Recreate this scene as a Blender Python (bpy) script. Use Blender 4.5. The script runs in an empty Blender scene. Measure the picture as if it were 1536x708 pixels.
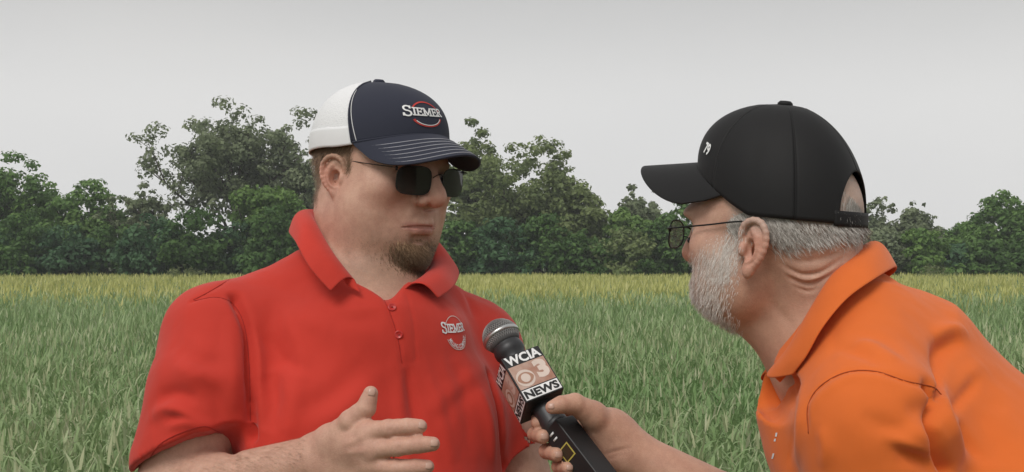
import bpy, bmesh, math, random
import numpy as np
from mathutils import Vector, Matrix, noise
from mathutils.bvhtree import BVHTree

random.seed(7); RNG = np.random.default_rng(7)
R = math.radians
SC = bpy.context.scene
COL = SC.collection

# ------------------------------------------------------------------ camera
FPX, HOR, CAMZ = 1854.0, 392.0, 1.56          # focal length in pixels of a 1536 wide frame, horizon row, eye height
cam_d = bpy.data.cameras.new('camera'); cam = bpy.data.objects.new('camera', cam_d); COL.objects.link(cam)
cam.location = (0, 0, CAMZ); cam.rotation_euler = (R(90), 0, 0)
cam_d.sensor_width = 36; cam_d.lens = 36 * FPX / 1536
cam_d.shift_y = (HOR - 354) / 1536
cam_d.clip_start = 0.05; cam_d.clip_end = 3000
SC.camera = cam

# ------------------------------------------------------------------ overcast sky and soft sun
SUN_EL, SUN_AZ = R(48), R(207)               # azimuth clockwise from +Y: behind the camera, a little to the left
w = bpy.data.worlds.new('World'); SC.world = w; w.use_nodes = True
nt = w.node_tree; nt.nodes.clear()
sky = nt.nodes.new('ShaderNodeTexSky'); sky.sky_type = 'NISHITA'; sky.sun_disc = False
sky.sun_elevation = SUN_EL; sky.sun_rotation = SUN_AZ; sky.dust_density = 5; sky.air_density = 2
hs = nt.nodes.new('ShaderNodeHueSaturation'); hs.inputs['Saturation'].default_value = 0.10
tc = nt.nodes.new('ShaderNodeTexCoord')
mp = nt.nodes.new('ShaderNodeMapping'); mp.inputs['Scale'].default_value = (1.2, 1.2, 3.0)
nz = nt.nodes.new('ShaderNodeTexNoise'); nz.inputs['Scale'].default_value = 1.6; nz.inputs['Detail'].default_value = 5
cr = nt.nodes.new('ShaderNodeValToRGB')
cr.color_ramp.elements[0].position = .25; cr.color_ramp.elements[0].color = (7.0, 7.02, 7.03, 1)
cr.color_ramp.elements[1].position = .75; cr.color_ramp.elements[1].color = (7.75, 7.70, 7.6, 1)
mx = nt.nodes.new('ShaderNodeMixRGB'); mx.inputs[0].default_value = 0.93
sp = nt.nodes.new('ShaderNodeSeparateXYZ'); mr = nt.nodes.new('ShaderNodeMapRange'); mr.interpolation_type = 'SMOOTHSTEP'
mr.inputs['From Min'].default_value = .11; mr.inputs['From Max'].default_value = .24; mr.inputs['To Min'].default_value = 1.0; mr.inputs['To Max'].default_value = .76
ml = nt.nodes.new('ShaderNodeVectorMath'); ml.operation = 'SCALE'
bg = nt.nodes.new('ShaderNodeBackground'); bg.inputs['Strength'].default_value = 0.10
ow = nt.nodes.new('ShaderNodeOutputWorld')
L = nt.links.new
L(sky.outputs[0], hs.inputs['Color']); L(hs.outputs[0], mx.inputs[1])
L(tc.outputs['Generated'], mp.inputs[0]); L(mp.outputs[0], nz.inputs[0]); L(nz.outputs[0], cr.inputs[0]); L(cr.outputs[0], mx.inputs[2])
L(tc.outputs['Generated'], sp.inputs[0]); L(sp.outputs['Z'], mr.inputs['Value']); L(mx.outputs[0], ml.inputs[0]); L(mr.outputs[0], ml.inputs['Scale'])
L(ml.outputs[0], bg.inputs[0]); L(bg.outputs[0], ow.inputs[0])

sun_d = bpy.data.lights.new('sun', 'SUN'); sun = bpy.data.objects.new('sun', sun_d); COL.objects.link(sun)
sun_d.energy = 1.5; sun_d.angle = R(28); sun_d.color = (1.0, 0.965, 0.91)
_sv = Vector((math.sin(SUN_AZ) * math.cos(SUN_EL), math.cos(SUN_AZ) * math.cos(SUN_EL), math.sin(SUN_EL)))
sun.rotation_euler = (-_sv).to_track_quat('-Z', 'Y').to_euler(); sun.location = _sv * 30

vs = SC.view_settings; vs.view_transform = 'Standard'; vs.look = 'None'; vs.exposure = 0.10; vs.gamma = 1.0
vs.use_curve_mapping = False
cy = SC.cycles; cy.use_denoising = True; cy.max_bounces = 6; cy.diffuse_bounces = 3; cy.glossy_bounces = 3
cy.transmission_bounces = 4; cy.transparent_max_bounces = 8

# ------------------------------------------------------------------ small helpers
def P(px, py, d):
    """world point of a photo pixel at depth d (metres in front of the camera)"""
    return np.array(((px - 768) / FPX * d, d, CAMZ - (py - HOR) / FPX * d))
def V3(a): return np.asarray(a, float)
def nrm(a):
    a = np.asarray(a, float); return a / (np.linalg.norm(a, axis=-1, keepdims=True) + 1e-12)

def mesh_obj(name, verts, faces, mat=None, parent=None, smooth=True, col=None, mats=None, fmat=None):
    me = bpy.data.meshes.new(name)
    verts = np.asarray(verts, np.float32)
    if isinstance(faces, np.ndarray):
        nf, k = faces.shape
        me.vertices.add(len(verts)); me.vertices.foreach_set('co', verts.ravel())
        me.loops.add(nf * k); me.loops.foreach_set('vertex_index', faces.astype(np.int32).ravel())
        me.polygons.add(nf); me.polygons.foreach_set('loop_start', np.arange(0, nf * k, k, dtype=np.int32))
        try: me.polygons.foreach_set('loop_total', np.full(nf, k, np.int32))
        except Exception: pass
        me.update(calc_edges=True)
    else:
        me.from_pydata([tuple(map(float, v)) for v in verts], [], [tuple(map(int, f)) for f in faces])
    if smooth: me.polygons.foreach_set('use_smooth', np.ones(len(me.polygons), bool))
    if col is not None:
        a = me.color_attributes.new('col', 'FLOAT_COLOR', 'POINT')
        c = np.ones((len(verts), 4), np.float32); c[:, :3] = col
        a.data.foreach_set('color', c.ravel())
    for m in (mats or ([mat] if mat else [])): me.materials.append(m)
    if fmat is not None: me.polygons.foreach_set('material_index', np.asarray(fmat, np.int32))
    me.update()
    o = bpy.data.objects.new(name, me); COL.objects.link(o)
    if parent is not None: attach(o, parent)
    return o
def attach(o, parent):
    o.parent = parent; o.matrix_parent_inverse = world_of(parent).inverted()
def world_of(o):
    if o.parent is None: return o.matrix_basis.copy()
    return world_of(o.parent) @ o.matrix_parent_inverse @ o.matrix_basis
def empty(name, loc, label, cat, group=None):
    o = bpy.data.objects.new(name, None); COL.objects.link(o); o.location = tuple(map(float, loc))
    o.empty_display_size = .1
    return tag(o, label, cat, group)
def tag(o, label, cat=None, group=None, kind=None):
    if label: o['label'] = label
    if cat: o['category'] = cat
    if group: o['group'] = group
    if kind: o['kind'] = kind
    return o

def catmull(pts, n):
    """Catmull-Rom through pts (rows), n samples"""
    p = np.asarray(pts, float); m = len(p)
    p = np.vstack([2 * p[0] - p[1], p, 2 * p[-1] - p[-2]])
    t = np.linspace(0, m - 1 - 1e-9, n); i = t.astype(int); f = (t - i)[:, None]
    a, b, c, d = p[i], p[i + 1], p[i + 2], p[i + 3]
    return .5 * (2 * b + (c - a) * f + (2 * a - 5 * b + 4 * c - d) * f**2 + (3 * b - a - 3 * c + d) * f**3)

def grid_faces(nu, nv, cu=False, cv=False):
    f = []
    for i in range(nu if cu else nu - 1):
        for j in range(nv if cv else nv - 1):
            a = i * nv + j; b = ((i + 1) % nu) * nv + j
            c = ((i + 1) % nu) * nv + (j + 1) % nv; d = i * nv + (j + 1) % nv
            f.append((a, b, c, d))
    return np.array(f, np.int32)

def tube(path, rad, seg=8, cap=True):
    """verts, faces of a tube round a path; rad scalar or per point"""
    p = np.asarray(path, float); n = len(p); rad = np.broadcast_to(rad, (n,))
    t = nrm(np.gradient(p, axis=0)); up = np.array((0, 0, 1.)) if abs(t[0][2]) < .9 else np.array((1., 0, 0))
    vs_ = []
    a = nrm(np.cross(t[0], up))
    for i in range(n):
        a = nrm(a - t[i] * np.dot(a, t[i])); b = np.cross(t[i], a)
        for k in range(seg):
            th = 2 * math.pi * k / seg
            vs_.append(p[i] + rad[i] * (a * math.cos(th) + b * math.sin(th)))
    f = [tuple(x) for x in grid_faces(n, seg, cv=True)]
    if cap: f += [tuple(range(seg)), tuple(range((n - 1) * seg, n * seg))[::-1]]
    return np.array(vs_), f
class MB:
    """collects shapes into one mesh"""
    def __init__(s): s.v = []; s.f = []; s.n = 0
    def add(s, v, f):
        s.v.append(np.asarray(v, float)); s.f += [tuple(int(i) + s.n for i in q) for q in f]; s.n += len(v); return s
    def tube(s, *a, **k): return s.add(*tube(*a, **k))
    def box(s, c, ax, h, bev=0):
        """box at c, axes ax (3 rows), half sizes h, bevelled edges"""
        bm = bmesh.new(); bmesh.ops.create_cube(bm, size=2)
        for v in bm.verts: v.co = Vector((v.co.x * h[0], v.co.y * h[1], v.co.z * h[2]))
        if bev: bmesh.ops.bevel(bm, geom=bm.edges[:], offset=bev, segments=3, affect='EDGES', profile=.6)
        bm.verts.ensure_lookup_table()
        q = np.array([v.co for v in bm.verts]) @ np.asarray(ax) + np.asarray(c)
        f = [[v.index for v in fc.verts] for fc in bm.faces]; bm.free(); return s.add(q, f)
    def lathe(s, c, ax, prof, seg=24):
        """profile [(radius, height)] round axis ax from c"""
        ax = nrm(ax); a = nrm(np.cross(ax, (0.3, .5, .81))); b = np.cross(ax, a); v = []
        for r_, h_ in prof:
            for k in range(seg):
                th = 2 * math.pi * k / seg; v.append(np.asarray(c) + ax * h_ + r_ * (a * math.cos(th) + b * math.sin(th)))
        n = len(prof); f = [tuple(x) for x in grid_faces(n, seg, cv=True)]
        f += [tuple(range(seg)), tuple(range((n - 1) * seg, n * seg))[::-1]]
        return s.add(v, f)
    def obj(s, name, mat, parent=None, smooth=True, col=None):
        o = mesh_obj(name, np.vstack(s.v), s.f, mat, parent, smooth, col)
        bm = bmesh.new(); bm.from_mesh(o.data); bmesh.ops.recalc_face_normals(bm, faces=bm.faces[:]); bm.to_mesh(o.data); bm.free()
        return o

# ------------------------------------------------------------------ signed distance sculpting
def smin(a, b, k):
    if k <= 0: return np.minimum(a, b)
    h = np.maximum(k - np.abs(a - b), 0) / k
    return np.minimum(a, b) - h * h * k * .25
class SDF:
    def __init__(s): s.ops = []
    def _p(s, op, fn, c, br, k): s.ops.append((op, fn, np.asarray(c, np.float32), br, k))
    def ell(s, c, r, k=.01, rot=None, op='+'):
        c = np.asarray(c, np.float32); r = np.asarray(r, np.float32); M = np.eye(3, dtype=np.float32) if rot is None else np.asarray(rot, np.float32)
        def fn(X, Y, Z):
            x, y, z = X - c[0], Y - c[1], Z - c[2]
            q = [M[i][0] * x + M[i][1] * y + M[i][2] * z for i in range(3)]
            k0 = np.sqrt((q[0] / r[0])**2 + (q[1] / r[1])**2 + (q[2] / r[2])**2)
            k1 = np.sqrt((q[0] / r[0]**2)**2 + (q[1] / r[1]**2)**2 + (q[2] / r[2]**2)**2)
            return k0 * (k0 - 1) / (k1 + 1e-9)
        s._p(op, fn, c, float(r.max()), k); return s
    def cone(s, a, b, r1, r2, k=.01, op='+', flat=None):
        """tapered capsule; flat=(direction, factor) squashes the section along a direction"""
        a = np.asarray(a, np.float32); b = np.asarray(b, np.float32); ba = b - a; L2 = float(ba @ ba) + 1e-12
        fd = None
        if flat is not None: fd = nrm(flat[0]).astype(np.float32); fs = 1 / flat[1] - 1
        def fn(X, Y, Z):
            x, y, z = X - a[0], Y - a[1], Z - a[2]
            t = np.clip((x * ba[0] + y * ba[1] + z * ba[2]) / L2, 0, 1)
            x = x - t * ba[0]; y = y - t * ba[1]; z = z - t * ba[2]
            if fd is not None:
                e = (x * fd[0] + y * fd[1] + z * fd[2]) * fs
                x = x + e * fd[0]; y = y + e * fd[1]; z = z + e * fd[2]
            return np.sqrt(x * x + y * y + z * z) - (r1 + (r2 - r1) * t)
        s._p(op, fn, (a + b) / 2, math.sqrt(L2) / 2 + max(r1, r2), k); return s
    def chain(s, pts, rads, k=.01, kj=None, op='+', flat=None):
        for i in range(len(pts) - 1): s.cone(pts[i], pts[i + 1], rads[i], rads[i + 1], k if i == 0 or kj is None else kj, op, flat)
        return s
    def plane(s, c, n, op='-', k=.002, br=1.0):
        """removes what lies beyond the plane (on the side n points to), within br of c"""
        c = np.asarray(c, np.float32); n = nrm(n).astype(np.float32)
        def fn(X, Y, Z): return -((X - c[0]) * n[0] + (Y - c[1]) * n[1] + (Z - c[2]) * n[2])
        s._p(op, fn, c, br, k); return s
    @staticmethod
    def _mix(op, F, d, k):
        if op == '+': return smin(F, d, k)
        return -smin(-F, d, k)
    def grid(s, lo, hi, h):
        lo = np.asarray(lo, np.float32); n = np.ceil((np.asarray(hi) - lo) / h).astype(int) + 1
        ax = [(lo[i] + h * np.arange(n[i])).astype(np.float32) for i in range(3)]
        F = np.full(n, .08, np.float32)
        for op, fn, c, br, k in s.ops:
            m = br + k + 3 * h; sl = []
            for i in range(3):
                a = max(0, int((c[i] - m - lo[i]) / h)); b = min(n[i], int((c[i] + m - lo[i]) / h) + 2)
                sl.append(slice(a, max(a, b)))
            if any(x.stop <= x.start for x in sl): continue
            X, Y, Z = ax[0][sl[0]][:, None, None], ax[1][sl[1]][None, :, None], ax[2][sl[2]][None, None, :]
            sub = F[tuple(sl)]; F[tuple(sl)] = s._mix(op, sub, fn(X, Y, Z), k)
        return F, lo
    def at(s, p):
        """distance at points; p must be sorted by x (project sorts)"""
        F = np.full(len(p), .08, np.float32); X, Y, Z = (np.ascontiguousarray(p[:, i]) for i in range(3))
        for op, fn, c, br, k in s.ops:
            m = br + k + .012
            a, b = np.searchsorted(X, c[0] - m), np.searchsorted(X, c[0] + m)
            if b <= a: continue
            i = np.nonzero((np.abs(Y[a:b] - c[1]) < m) & (np.abs(Z[a:b] - c[2]) < m))[0] + a
            if len(i): F[i] = s._mix(op, F[i], fn(X[i], Y[i], Z[i]), k)
        return F
    def project(s, p, it=2, e=.0008, lim=.004):
        p = np.asarray(p, np.float32); o = np.argsort(p[:, 0], kind='stable'); q = p[o].copy()
        for _ in range(it):
            d = s.at(q); g = []
            for v in np.eye(3, dtype=np.float32) * e: g.append((s.at(q + v) - d) / e)
            g = np.stack(g, 1); st = d[:, None] * g / (np.sum(g * g, 1)[:, None] + .05)
            l = np.linalg.norm(st, axis=1, keepdims=True); st *= np.minimum(1, lim / (l + 1e-9)); q -= st
            if it > 1:
                oo = np.argsort(q[:, 0], kind='stable'); q = q[oo]; o = o[oo]
        r = np.empty_like(q); r[o] = q; return r
    def union(s, other, c, br, k=.01):
        """adds another sculpt as one shape"""
        def fn(X, Y, Z):
            F = None
            for op, f, _, _, kk in other.ops:
                d = f(X, Y, Z); F = d if F is None else s._mix(op, F, d, kk)
            return F
        s._p('+', fn, c, br, k); return s
    def mesh(s, lo, hi, h):
        F, lo = s.grid(lo, hi, h); return surface_nets(F, lo, h)
def surface_nets(F, lo, h):
    S = F < 0; nx, ny, nz_ = F.shape
    cnt = np.zeros((nx - 1, ny - 1, nz_ - 1), np.uint8)
    for dx in (0, 1):
        for dy in (0, 1):
            for dz in (0, 1): cnt += S[dx:nx - 1 + dx, dy:ny - 1 + dy, dz:nz_ - 1 + dz]
    act = (cnt > 0) & (cnt < 8); I = np.argwhere(act)
    idx = np.full(act.shape, -1, np.int32); idx[act] = np.arange(len(I))
    acc = np.zeros((len(I), 3)); num = np.zeros(len(I))
    cs = [(a, b, c) for a in (0, 1) for b in (0, 1) for c in (0, 1)]
    val = {c: F[I[:, 0] + c[0], I[:, 1] + c[1], I[:, 2] + c[2]] for c in cs}
    for a in cs:
        for axi in range(3):
            if a[axi]: continue
            b = list(a); b[axi] = 1; b = tuple(b)
            va, vb = val[a], val[b]; m = (va < 0) != (vb < 0)
            t = va[m] / (va[m] - vb[m] + 1e-12); q = np.tile(np.array(a, float), (m.sum(), 1)); q[:, axi] = t
            acc[m] += q; num[m] += 1
    V = lo + h * (I + acc / num[:, None]); faces = []
    for axi in range(3):
        u, v = (axi + 1) % 3, (axi + 2) % 3
        s0 = [slice(None)] * 3; s1 = [slice(None)] * 3; s0[axi] = slice(0, -1); s1[axi] = slice(1, None)
        ch = S[tuple(s0)] != S[tuple(s1)]; e = np.argwhere(ch)
        e = e[(e[:, u] > 0) & (e[:, v] > 0) & (e[:, u] < F.shape[u] - 1) & (e[:, v] < F.shape[v] - 1)]
        ins = S[e[:, 0], e[:, 1], e[:, 2]]; q = []
        for du, dv in ((-1, -1), (0, -1), (0, 0), (-1, 0)):
            c = e.copy(); c[:, u] += du; c[:, v] += dv; q.append(idx[c[:, 0], c[:, 1], c[:, 2]])
        q = np.stack(q, 1); q[~ins] = q[~ins][:, ::-1]; faces.append(q)
    return V, np.vstack(faces)
def refine(V, faces, mask_fn):
    """split the quads whose corners all satisfy mask_fn; takes and returns a face list (quads and n-gons)"""
    m = mask_fn(V); faces = [tuple(f) for f in (faces.tolist() if isinstance(faces, np.ndarray) else faces)]
    isq = np.array([len(f) == 4 for f in faces]); q = np.array([f[:4] for f in faces]); fm = isq & m[q].all(1)
    sel = q[fm]; rest = [faces[i] for i in np.nonzero(~fm)[0]]
    Es = np.sort(np.stack([sel, np.roll(sel, -1, 1)], 2).reshape(-1, 2), 1); N = len(V) + 1
    key = Es[:, 0].astype(np.int64) * N + Es[:, 1]; uk, inv = np.unique(key, return_inverse=True)
    mid = (V[uk // N] + V[uk % N]) / 2; cen = V[sel].mean(1); n0 = len(V); n1 = n0 + len(mid)
    inv = inv.reshape(-1, 4) + n0; cidx = np.arange(len(sel)) + n1
    newf = np.concatenate([np.stack([sel[:, i], inv[:, i], cidx, inv[:, (i + 3) % 4]], 1) for i in range(4)])
    V2 = np.vstack([V, mid, cen]); ed = dict(zip(uk.tolist(), range(n0, n1))); touched = np.zeros(len(V), bool); touched[sel.ravel()] = True
    out = [tuple(f) for f in newf.tolist()]
    for f in rest:
        if not touched[list(f)].any(): out.append(f); continue
        g = []; k = len(f)
        for i in range(k):
            a, b = f[i], f[(i + 1) % k]; g.append(a); kk = min(a, b) * N + max(a, b)
            if kk in ed: g.append(ed[kk])
        out.append(tuple(g))
    return V2, out
def tri_bvh(V, F): return BVHTree.FromPolygons([tuple(v) for v in V], [tuple(f) for f in F])
def cast_px(bvh, px, py):
    """point and normal where the sight line of a photo pixel meets a surface"""
    o = Vector((0, 0, CAMZ)); d = Vector(P(px, py, 1.0)) - o; d.normalize()
    h = bvh.ray_cast(o, d, 6)
    return (np.array(h[0]), np.array(h[1])) if h[0] is not None else (None, None)
def mesh_normals(V, F):
    n = np.zeros_like(V, dtype=float); F = np.asarray(F)
    for a, b, c in ((0, 1, 2), (0, 2, 3)):
        fn = np.cross(V[F[:, b]] - V[F[:, a]], V[F[:, c]] - V[F[:, a]])
        for k in (a, b, c): np.add.at(n, F[:, k], fn)
    return nrm(n)
def seg_dist(V, path):
    """distance of each vertex to a polyline, and the position along it 0..1"""
    path = np.asarray(path, float); best = np.full(len(V), 9.); tt = np.zeros(len(V)); m = len(path) - 1
    for i in range(m):
        a, b = path[i], path[i + 1]; ba = b - a
        t = np.clip(((V - a) @ ba) / (ba @ ba + 1e-12), 0, 1); d = np.linalg.norm(V - a - t[:, None] * ba, axis=1)
        u = d < best; best[u] = d[u]; tt[u] = ((i + t) / m)[u]
    return best, tt
def strokes(V, N, bvh, items):
    """sculpt folds: each item = (pixel path, height m, width m[, taper]) laid on the surface by sight line"""
    for it in items:
        px, amp, wid = it[:3]; taper = it[3] if len(it) > 3 else True
        q = catmull(np.array(px, float), max(8, 4 * len(px))); pts = []
        for x, y in q:
            h, _ = cast_px(bvh, x, y)
            if h is not None: pts.append(h)
        if len(pts) < 2: continue
        pts = np.array(pts); lo_, hi_ = pts.min(0) - 4 * wid, pts.max(0) + 4 * wid
        i = np.nonzero(((V > lo_) & (V < hi_)).all(1))[0]
        if not len(i): continue
        d, t = seg_dist(V[i], pts)
        g = np.exp(-(d / wid)**2)
        if taper: g = g * np.clip(np.sin(np.pi * np.clip(t, .02, .98)), 0, 1)**.6
        V[i] += N[i] * (amp * g)[:, None]
    return V
def hair_mesh(name, roots, dirs, lens, parent, mat, nor=None, width=.0006, seg=4, droop=.3, curl=.25, cols=None, down=(0, 0, -1)):
    """many tapered hair ribbons as one mesh"""
    n = len(roots); t = nrm(dirs); p = np.asarray(roots, float).copy(); lens = np.broadcast_to(lens, (n,))
    rnd = nrm(RNG.normal(size=(n, 3))); nor = rnd if nor is None else nor
    P_ = [p.copy()]; down = np.array(down, float); st = (lens / seg)[:, None]; T_ = [t]
    for k in range(seg):
        p = p + t * st; P_.append(p.copy()); t = nrm(t + droop / seg * down + curl / seg * rnd + .12 * RNG.normal(size=(n, 3))); T_.append(t)
    V = []; 
    for k in range(seg + 1):
        wv = nrm(np.cross(T_[k], nor)); wd = width * (1 - .75 * k / seg) * .5
        V += [P_[k] - wv * wd, P_[k] + wv * wd]
    V = np.stack(V, 1).reshape(-1, 3)             # n, 2*(seg+1)
    m = 2 * (seg + 1); b = (np.arange(n) * m)[:, None]
    q = np.concatenate([b + np.array([[2 * k, 2 * k + 1, 2 * k + 3, 2 * k + 2]]) for k in range(seg)])
    c = None if cols is None else np.repeat(np.asarray(cols), m, axis=0)
    return mesh_obj(name, V, q.astype(np.int32), mat, parent, True, c)

# ------------------------------------------------------------------ materials
def new_mat(name):
    m = bpy.data.materials.new(name); m.use_nodes = True; n = m.node_tree
    return m, n, n.nodes['Principled BSDF']
def bump(n, b, src, strength, dist):
    x = n.nodes.new('ShaderNodeBump'); x.inputs['Strength'].default_value = strength; x.inputs['Distance'].default_value = dist
    n.links.new(src, x.inputs['Height']); n.links.new(x.outputs[0], b.inputs['Normal']); return x
def noise_node(n, scale, detail=4, rough=.55, coord='Object'):
    t = n.nodes.new('ShaderNodeTexCoord'); x = n.nodes.new('ShaderNodeTexNoise')
    x.inputs['Scale'].default_value = scale; x.inputs['Detail'].default_value = detail; x.inputs['Roughness'].default_value = rough
    n.links.new(t.outputs[coord], x.inputs['Vector']); return x
def simple_mat(name, col, rough=.6, spec=.4, metal=0, var=.12, scale=30, bumps=None, sheen=0, coat=0):
    m, n, b = new_mat(name)
    x = noise_node(n, scale); r = n.nodes.new('ShaderNodeValToRGB')
    r.color_ramp.elements[0].position = .3; r.color_ramp.elements[1].position = .7
    c = np.array(col)
    r.color_ramp.elements[0].color = (*np.clip(c * (1 - var), 0, 1), 1); r.color_ramp.elements[1].color = (*np.clip(c * (1 + var), 0, 1), 1)
    n.links.new(x.outputs[0], r.inputs[0]); n.links.new(r.outputs[0], b.inputs['Base Color'])
    b.inputs['Roughness'].default_value = rough; b.inputs['Specular IOR Level'].default_value = spec; b.inputs['Metallic'].default_value = metal
    if sheen: b.inputs['Sheen Weight'].default_value = sheen; b.inputs['Sheen Roughness'].default_value = .5
    if coat: b.inputs['Coat Weight'].default_value = coat; b.inputs['Coat Roughness'].default_value = .15
    if bumps:
        y = noise_node(n, bumps[0], 2); bump(n, b, y.outputs[0], bumps[1], bumps[2])
    return m
def fabric_mat(name, col, rough=.8, sheen=.15, weave=1500, var=.06):
    """knit cloth: fine weave bump, slight tone drift"""
    m = simple_mat(name, col, rough, .25, var=var, scale=9, sheen=sheen)
    n = m.node_tree; b = n.nodes['Principled BSDF']
    t = n.nodes.new('ShaderNodeTexCoord'); vo = n.nodes.new('ShaderNodeTexVoronoi'); vo.inputs['Scale'].default_value = weave
    n.links.new(t.outputs['Object'], vo.inputs['Vector'])
    y = noise_node(n, 60, 3); a = n.nodes.new('ShaderNodeMath'); a.operation = 'MULTIPLY_ADD'; a.inputs[1].default_value = .25
    n.links.new(vo.outputs['Distance'], a.inputs[0]); n.links.new(y.outputs[0], a.inputs[2])
    bump(n, b, a.outputs[0], .22, .0015)
    return m
def skin_mat(name):
    m, n, b = new_mat(name)
    at = n.nodes.new('ShaderNodeAttribute'); at.attribute_name = 'col'
    x = noise_node(n, 55, 5, .6); x2 = noise_node(n, 420, 3, .6)
    mx_ = n.nodes.new('ShaderNodeMixRGB'); mx_.blend_type = 'OVERLAY'; mx_.inputs[0].default_value = .34
    n.links.new(at.outputs['Color'], mx_.inputs[1]); n.links.new(x.outputs[0], mx_.inputs[2])
    mx2 = n.nodes.new('ShaderNodeMixRGB'); mx2.blend_type = 'OVERLAY'; mx2.inputs[0].default_value = .16
    n.links.new(mx_.outputs[0], mx2.inputs[1]); n.links.new(x2.outputs[0], mx2.inputs[2])
    n.links.new(mx2.outputs[0], b.inputs['Base Color'])
    b.inputs['Roughness'].default_value = .52; b.inputs['Specular IOR Level'].default_value = .35
    b.inputs['Subsurface Weight'].default_value = .10; b.inputs['Subsurface Radius'].default_value = (1, .35, .18); b.inputs['Subsurface Scale'].default_value = .006
    ad = n.nodes.new('ShaderNodeMath'); ad.operation = 'ADD'; n.links.new(x2.outputs[0], ad.inputs[0])
    vo = n.nodes.new('ShaderNodeTexVoronoi'); vo.inputs['Scale'].default_value = 900; t = n.nodes.new('ShaderNodeTexCoord')
    n.links.new(t.outputs['Object'], vo.inputs['Vector']); n.links.new(vo.outputs['Distance'], ad.inputs[1])
    bump(n, b, ad.outputs[0], .24, .001)
    return m
def attr_mat(name, rough=.55, spec=.3, sss=0):
    m, n, b = new_mat(name); at = n.nodes.new('ShaderNodeAttribute'); at.attribute_name = 'col'
    n.links.new(at.outputs['Color'], b.inputs['Base Color']); b.inputs['Roughness'].default_value = rough; b.inputs['Specular IOR Level'].default_value = spec
    return m
# ------------------------------------------------------------------ ground and crop
CROP = .88                                              # height of the standing crop
def land():
    m, n, b = new_mat('field_soil'); x = noise_node(n, .6, 6); r = n.nodes.new('ShaderNodeValToRGB')
    r.color_ramp.elements[0].color = (.045, .06, .025, 1); r.color_ramp.elements[1].color = (.09, .11, .045, 1)
    n.links.new(x.outputs[0], r.inputs[0]); n.links.new(r.outputs[0], b.inputs['Base Color']); b.inputs['Roughness'].default_value = .95
    g = MB(); S = 900; g.add([(-S, -S, 0), (S, -S, 0), (S, S, 0), (-S, S, 0)], [(0, 1, 2, 3)]); o = g.obj('ground', m, smooth=False); o['kind'] = 'structure'
    # dense lower layer of the crop, an uneven sheet under the leaf tips
    def sheet(name, y0, y1, xw, z, col, step, rough):
        nx = int(2 * xw(y1) / step[0]); ny = int((y1 - y0) / step[1]); X = np.linspace(-1, 1, nx + 1); v = []
        for j in range(ny + 1):
            y = y0 + (y1 - y0) * j / ny; w_ = xw(y)
            for i in range(nx + 1):
                x_ = X[i] * w_; v.append((x_, y, z - rough + rough * .8 * noise.noise(Vector((x_ * 1.1, y * .8, 3))) + .05 * noise.noise(Vector((x_ * 4, y * 4, 9)))))
        o = mesh_obj(name, np.array(v), grid_faces(ny + 1, nx + 1), col); return o
    return o
def blade_field(name, n, y0, y1, spread, lens, wid, z_tip, cols, mat, seed, bend=(.3, 1.1), parts=4, power=1.0, xoff=0, patch=None, lean=.25, keep=None):
    """individual leaf blades: tapered, arching strips"""
    rg = np.random.default_rng(seed); u = rg.random(n)
    y = y0 + (y1 - y0) * u**power; x = rg.random(n) * 2 - 1; x = np.sign(x) * np.abs(x)**1.3 * 1.45 * (spread[0] + spread[1] * y) + xoff
    if keep is not None: k_ = keep(x, y); x, y = x[k_], y[k_]; n = len(x)
    low = np.array([noise.noise(Vector((a * .55, b_ * .35, 2.))) for a, b_ in zip(x, y)]); hi_ = np.array([noise.noise(Vector((a * 2.3, b_ * 1.2, 7.))) for a, b_ in zip(x, y)])
    L_ = rg.uniform(lens[0], lens[1], n); az = rg.random(n) * 2 * math.pi; bd = rg.uniform(bend[0], bend[1], n)
    zt = z_tip * (1 + .06 * low + .05 * hi_) + rg.normal(0, .04, n)
    dirs = np.stack([np.cos(az), np.sin(az), np.zeros(n)], 1); up = np.array((0, 0, 1.))
    t0 = rg.uniform(.05, lean, n); ang = t0
    pts = [np.zeros((n, 3))]
    for k in range(parts):
        a = ang + bd * (k / parts)**1.3
        pts.append(pts[-1] + (dirs * np.sin(a)[:, None] + up * np.cos(a)[:, None]) * (L_ / parts)[:, None])
    top = np.max(np.stack([p[:, 2] for p in pts], 1), 1)
    base = np.stack([x, y, zt - top], 1)
    side = np.stack([-np.sin(az), np.cos(az), np.zeros(n)], 1); tw = rg.uniform(-.6, .6, n)
    V = []; prof = [.75, 1, .9, .6, .12, .05, .02][:parts + 1]; prof[-1] = .10
    w_ = wid * rg.uniform(.6, 1.3, n)
    for k, p in enumerate(pts):
        sd = side * np.cos(tw * k)[:, None] + up * np.sin(tw * k)[:, None] * .5
        V += [base + p - sd * (w_ * prof[k] / 2)[:, None], base + p + sd * (w_ * prof[k] / 2)[:, None]]
    V = np.stack(V, 1).reshape(-1, 3); m_ = 2 * (parts + 1); b0 = (np.arange(n) * m_)[:, None]
    q = np.concatenate([b0 + np.array([[2 * k, 2 * k + 1, 2 * k + 3, 2 * k + 2]]) for k in range(parts)]).astype(np.int32)
    t = np.clip(.5 + .45 * low + .25 * rg.normal(size=n), 0, 1)[:, None]; c = np.array(cols[0]) * (1 - t) + np.array(cols[1]) * t
    pale = (rg.random(n) < .16)[:, None]; c = np.where(pale, c * .5 + np.array(cols[2]) * .5, c)
    if patch is not None: c = patch(x, y, c, low)
    C_ = np.repeat(c, m_, axis=0)
    return mesh_obj(name, V, q, mat, None, False, C_)
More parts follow.
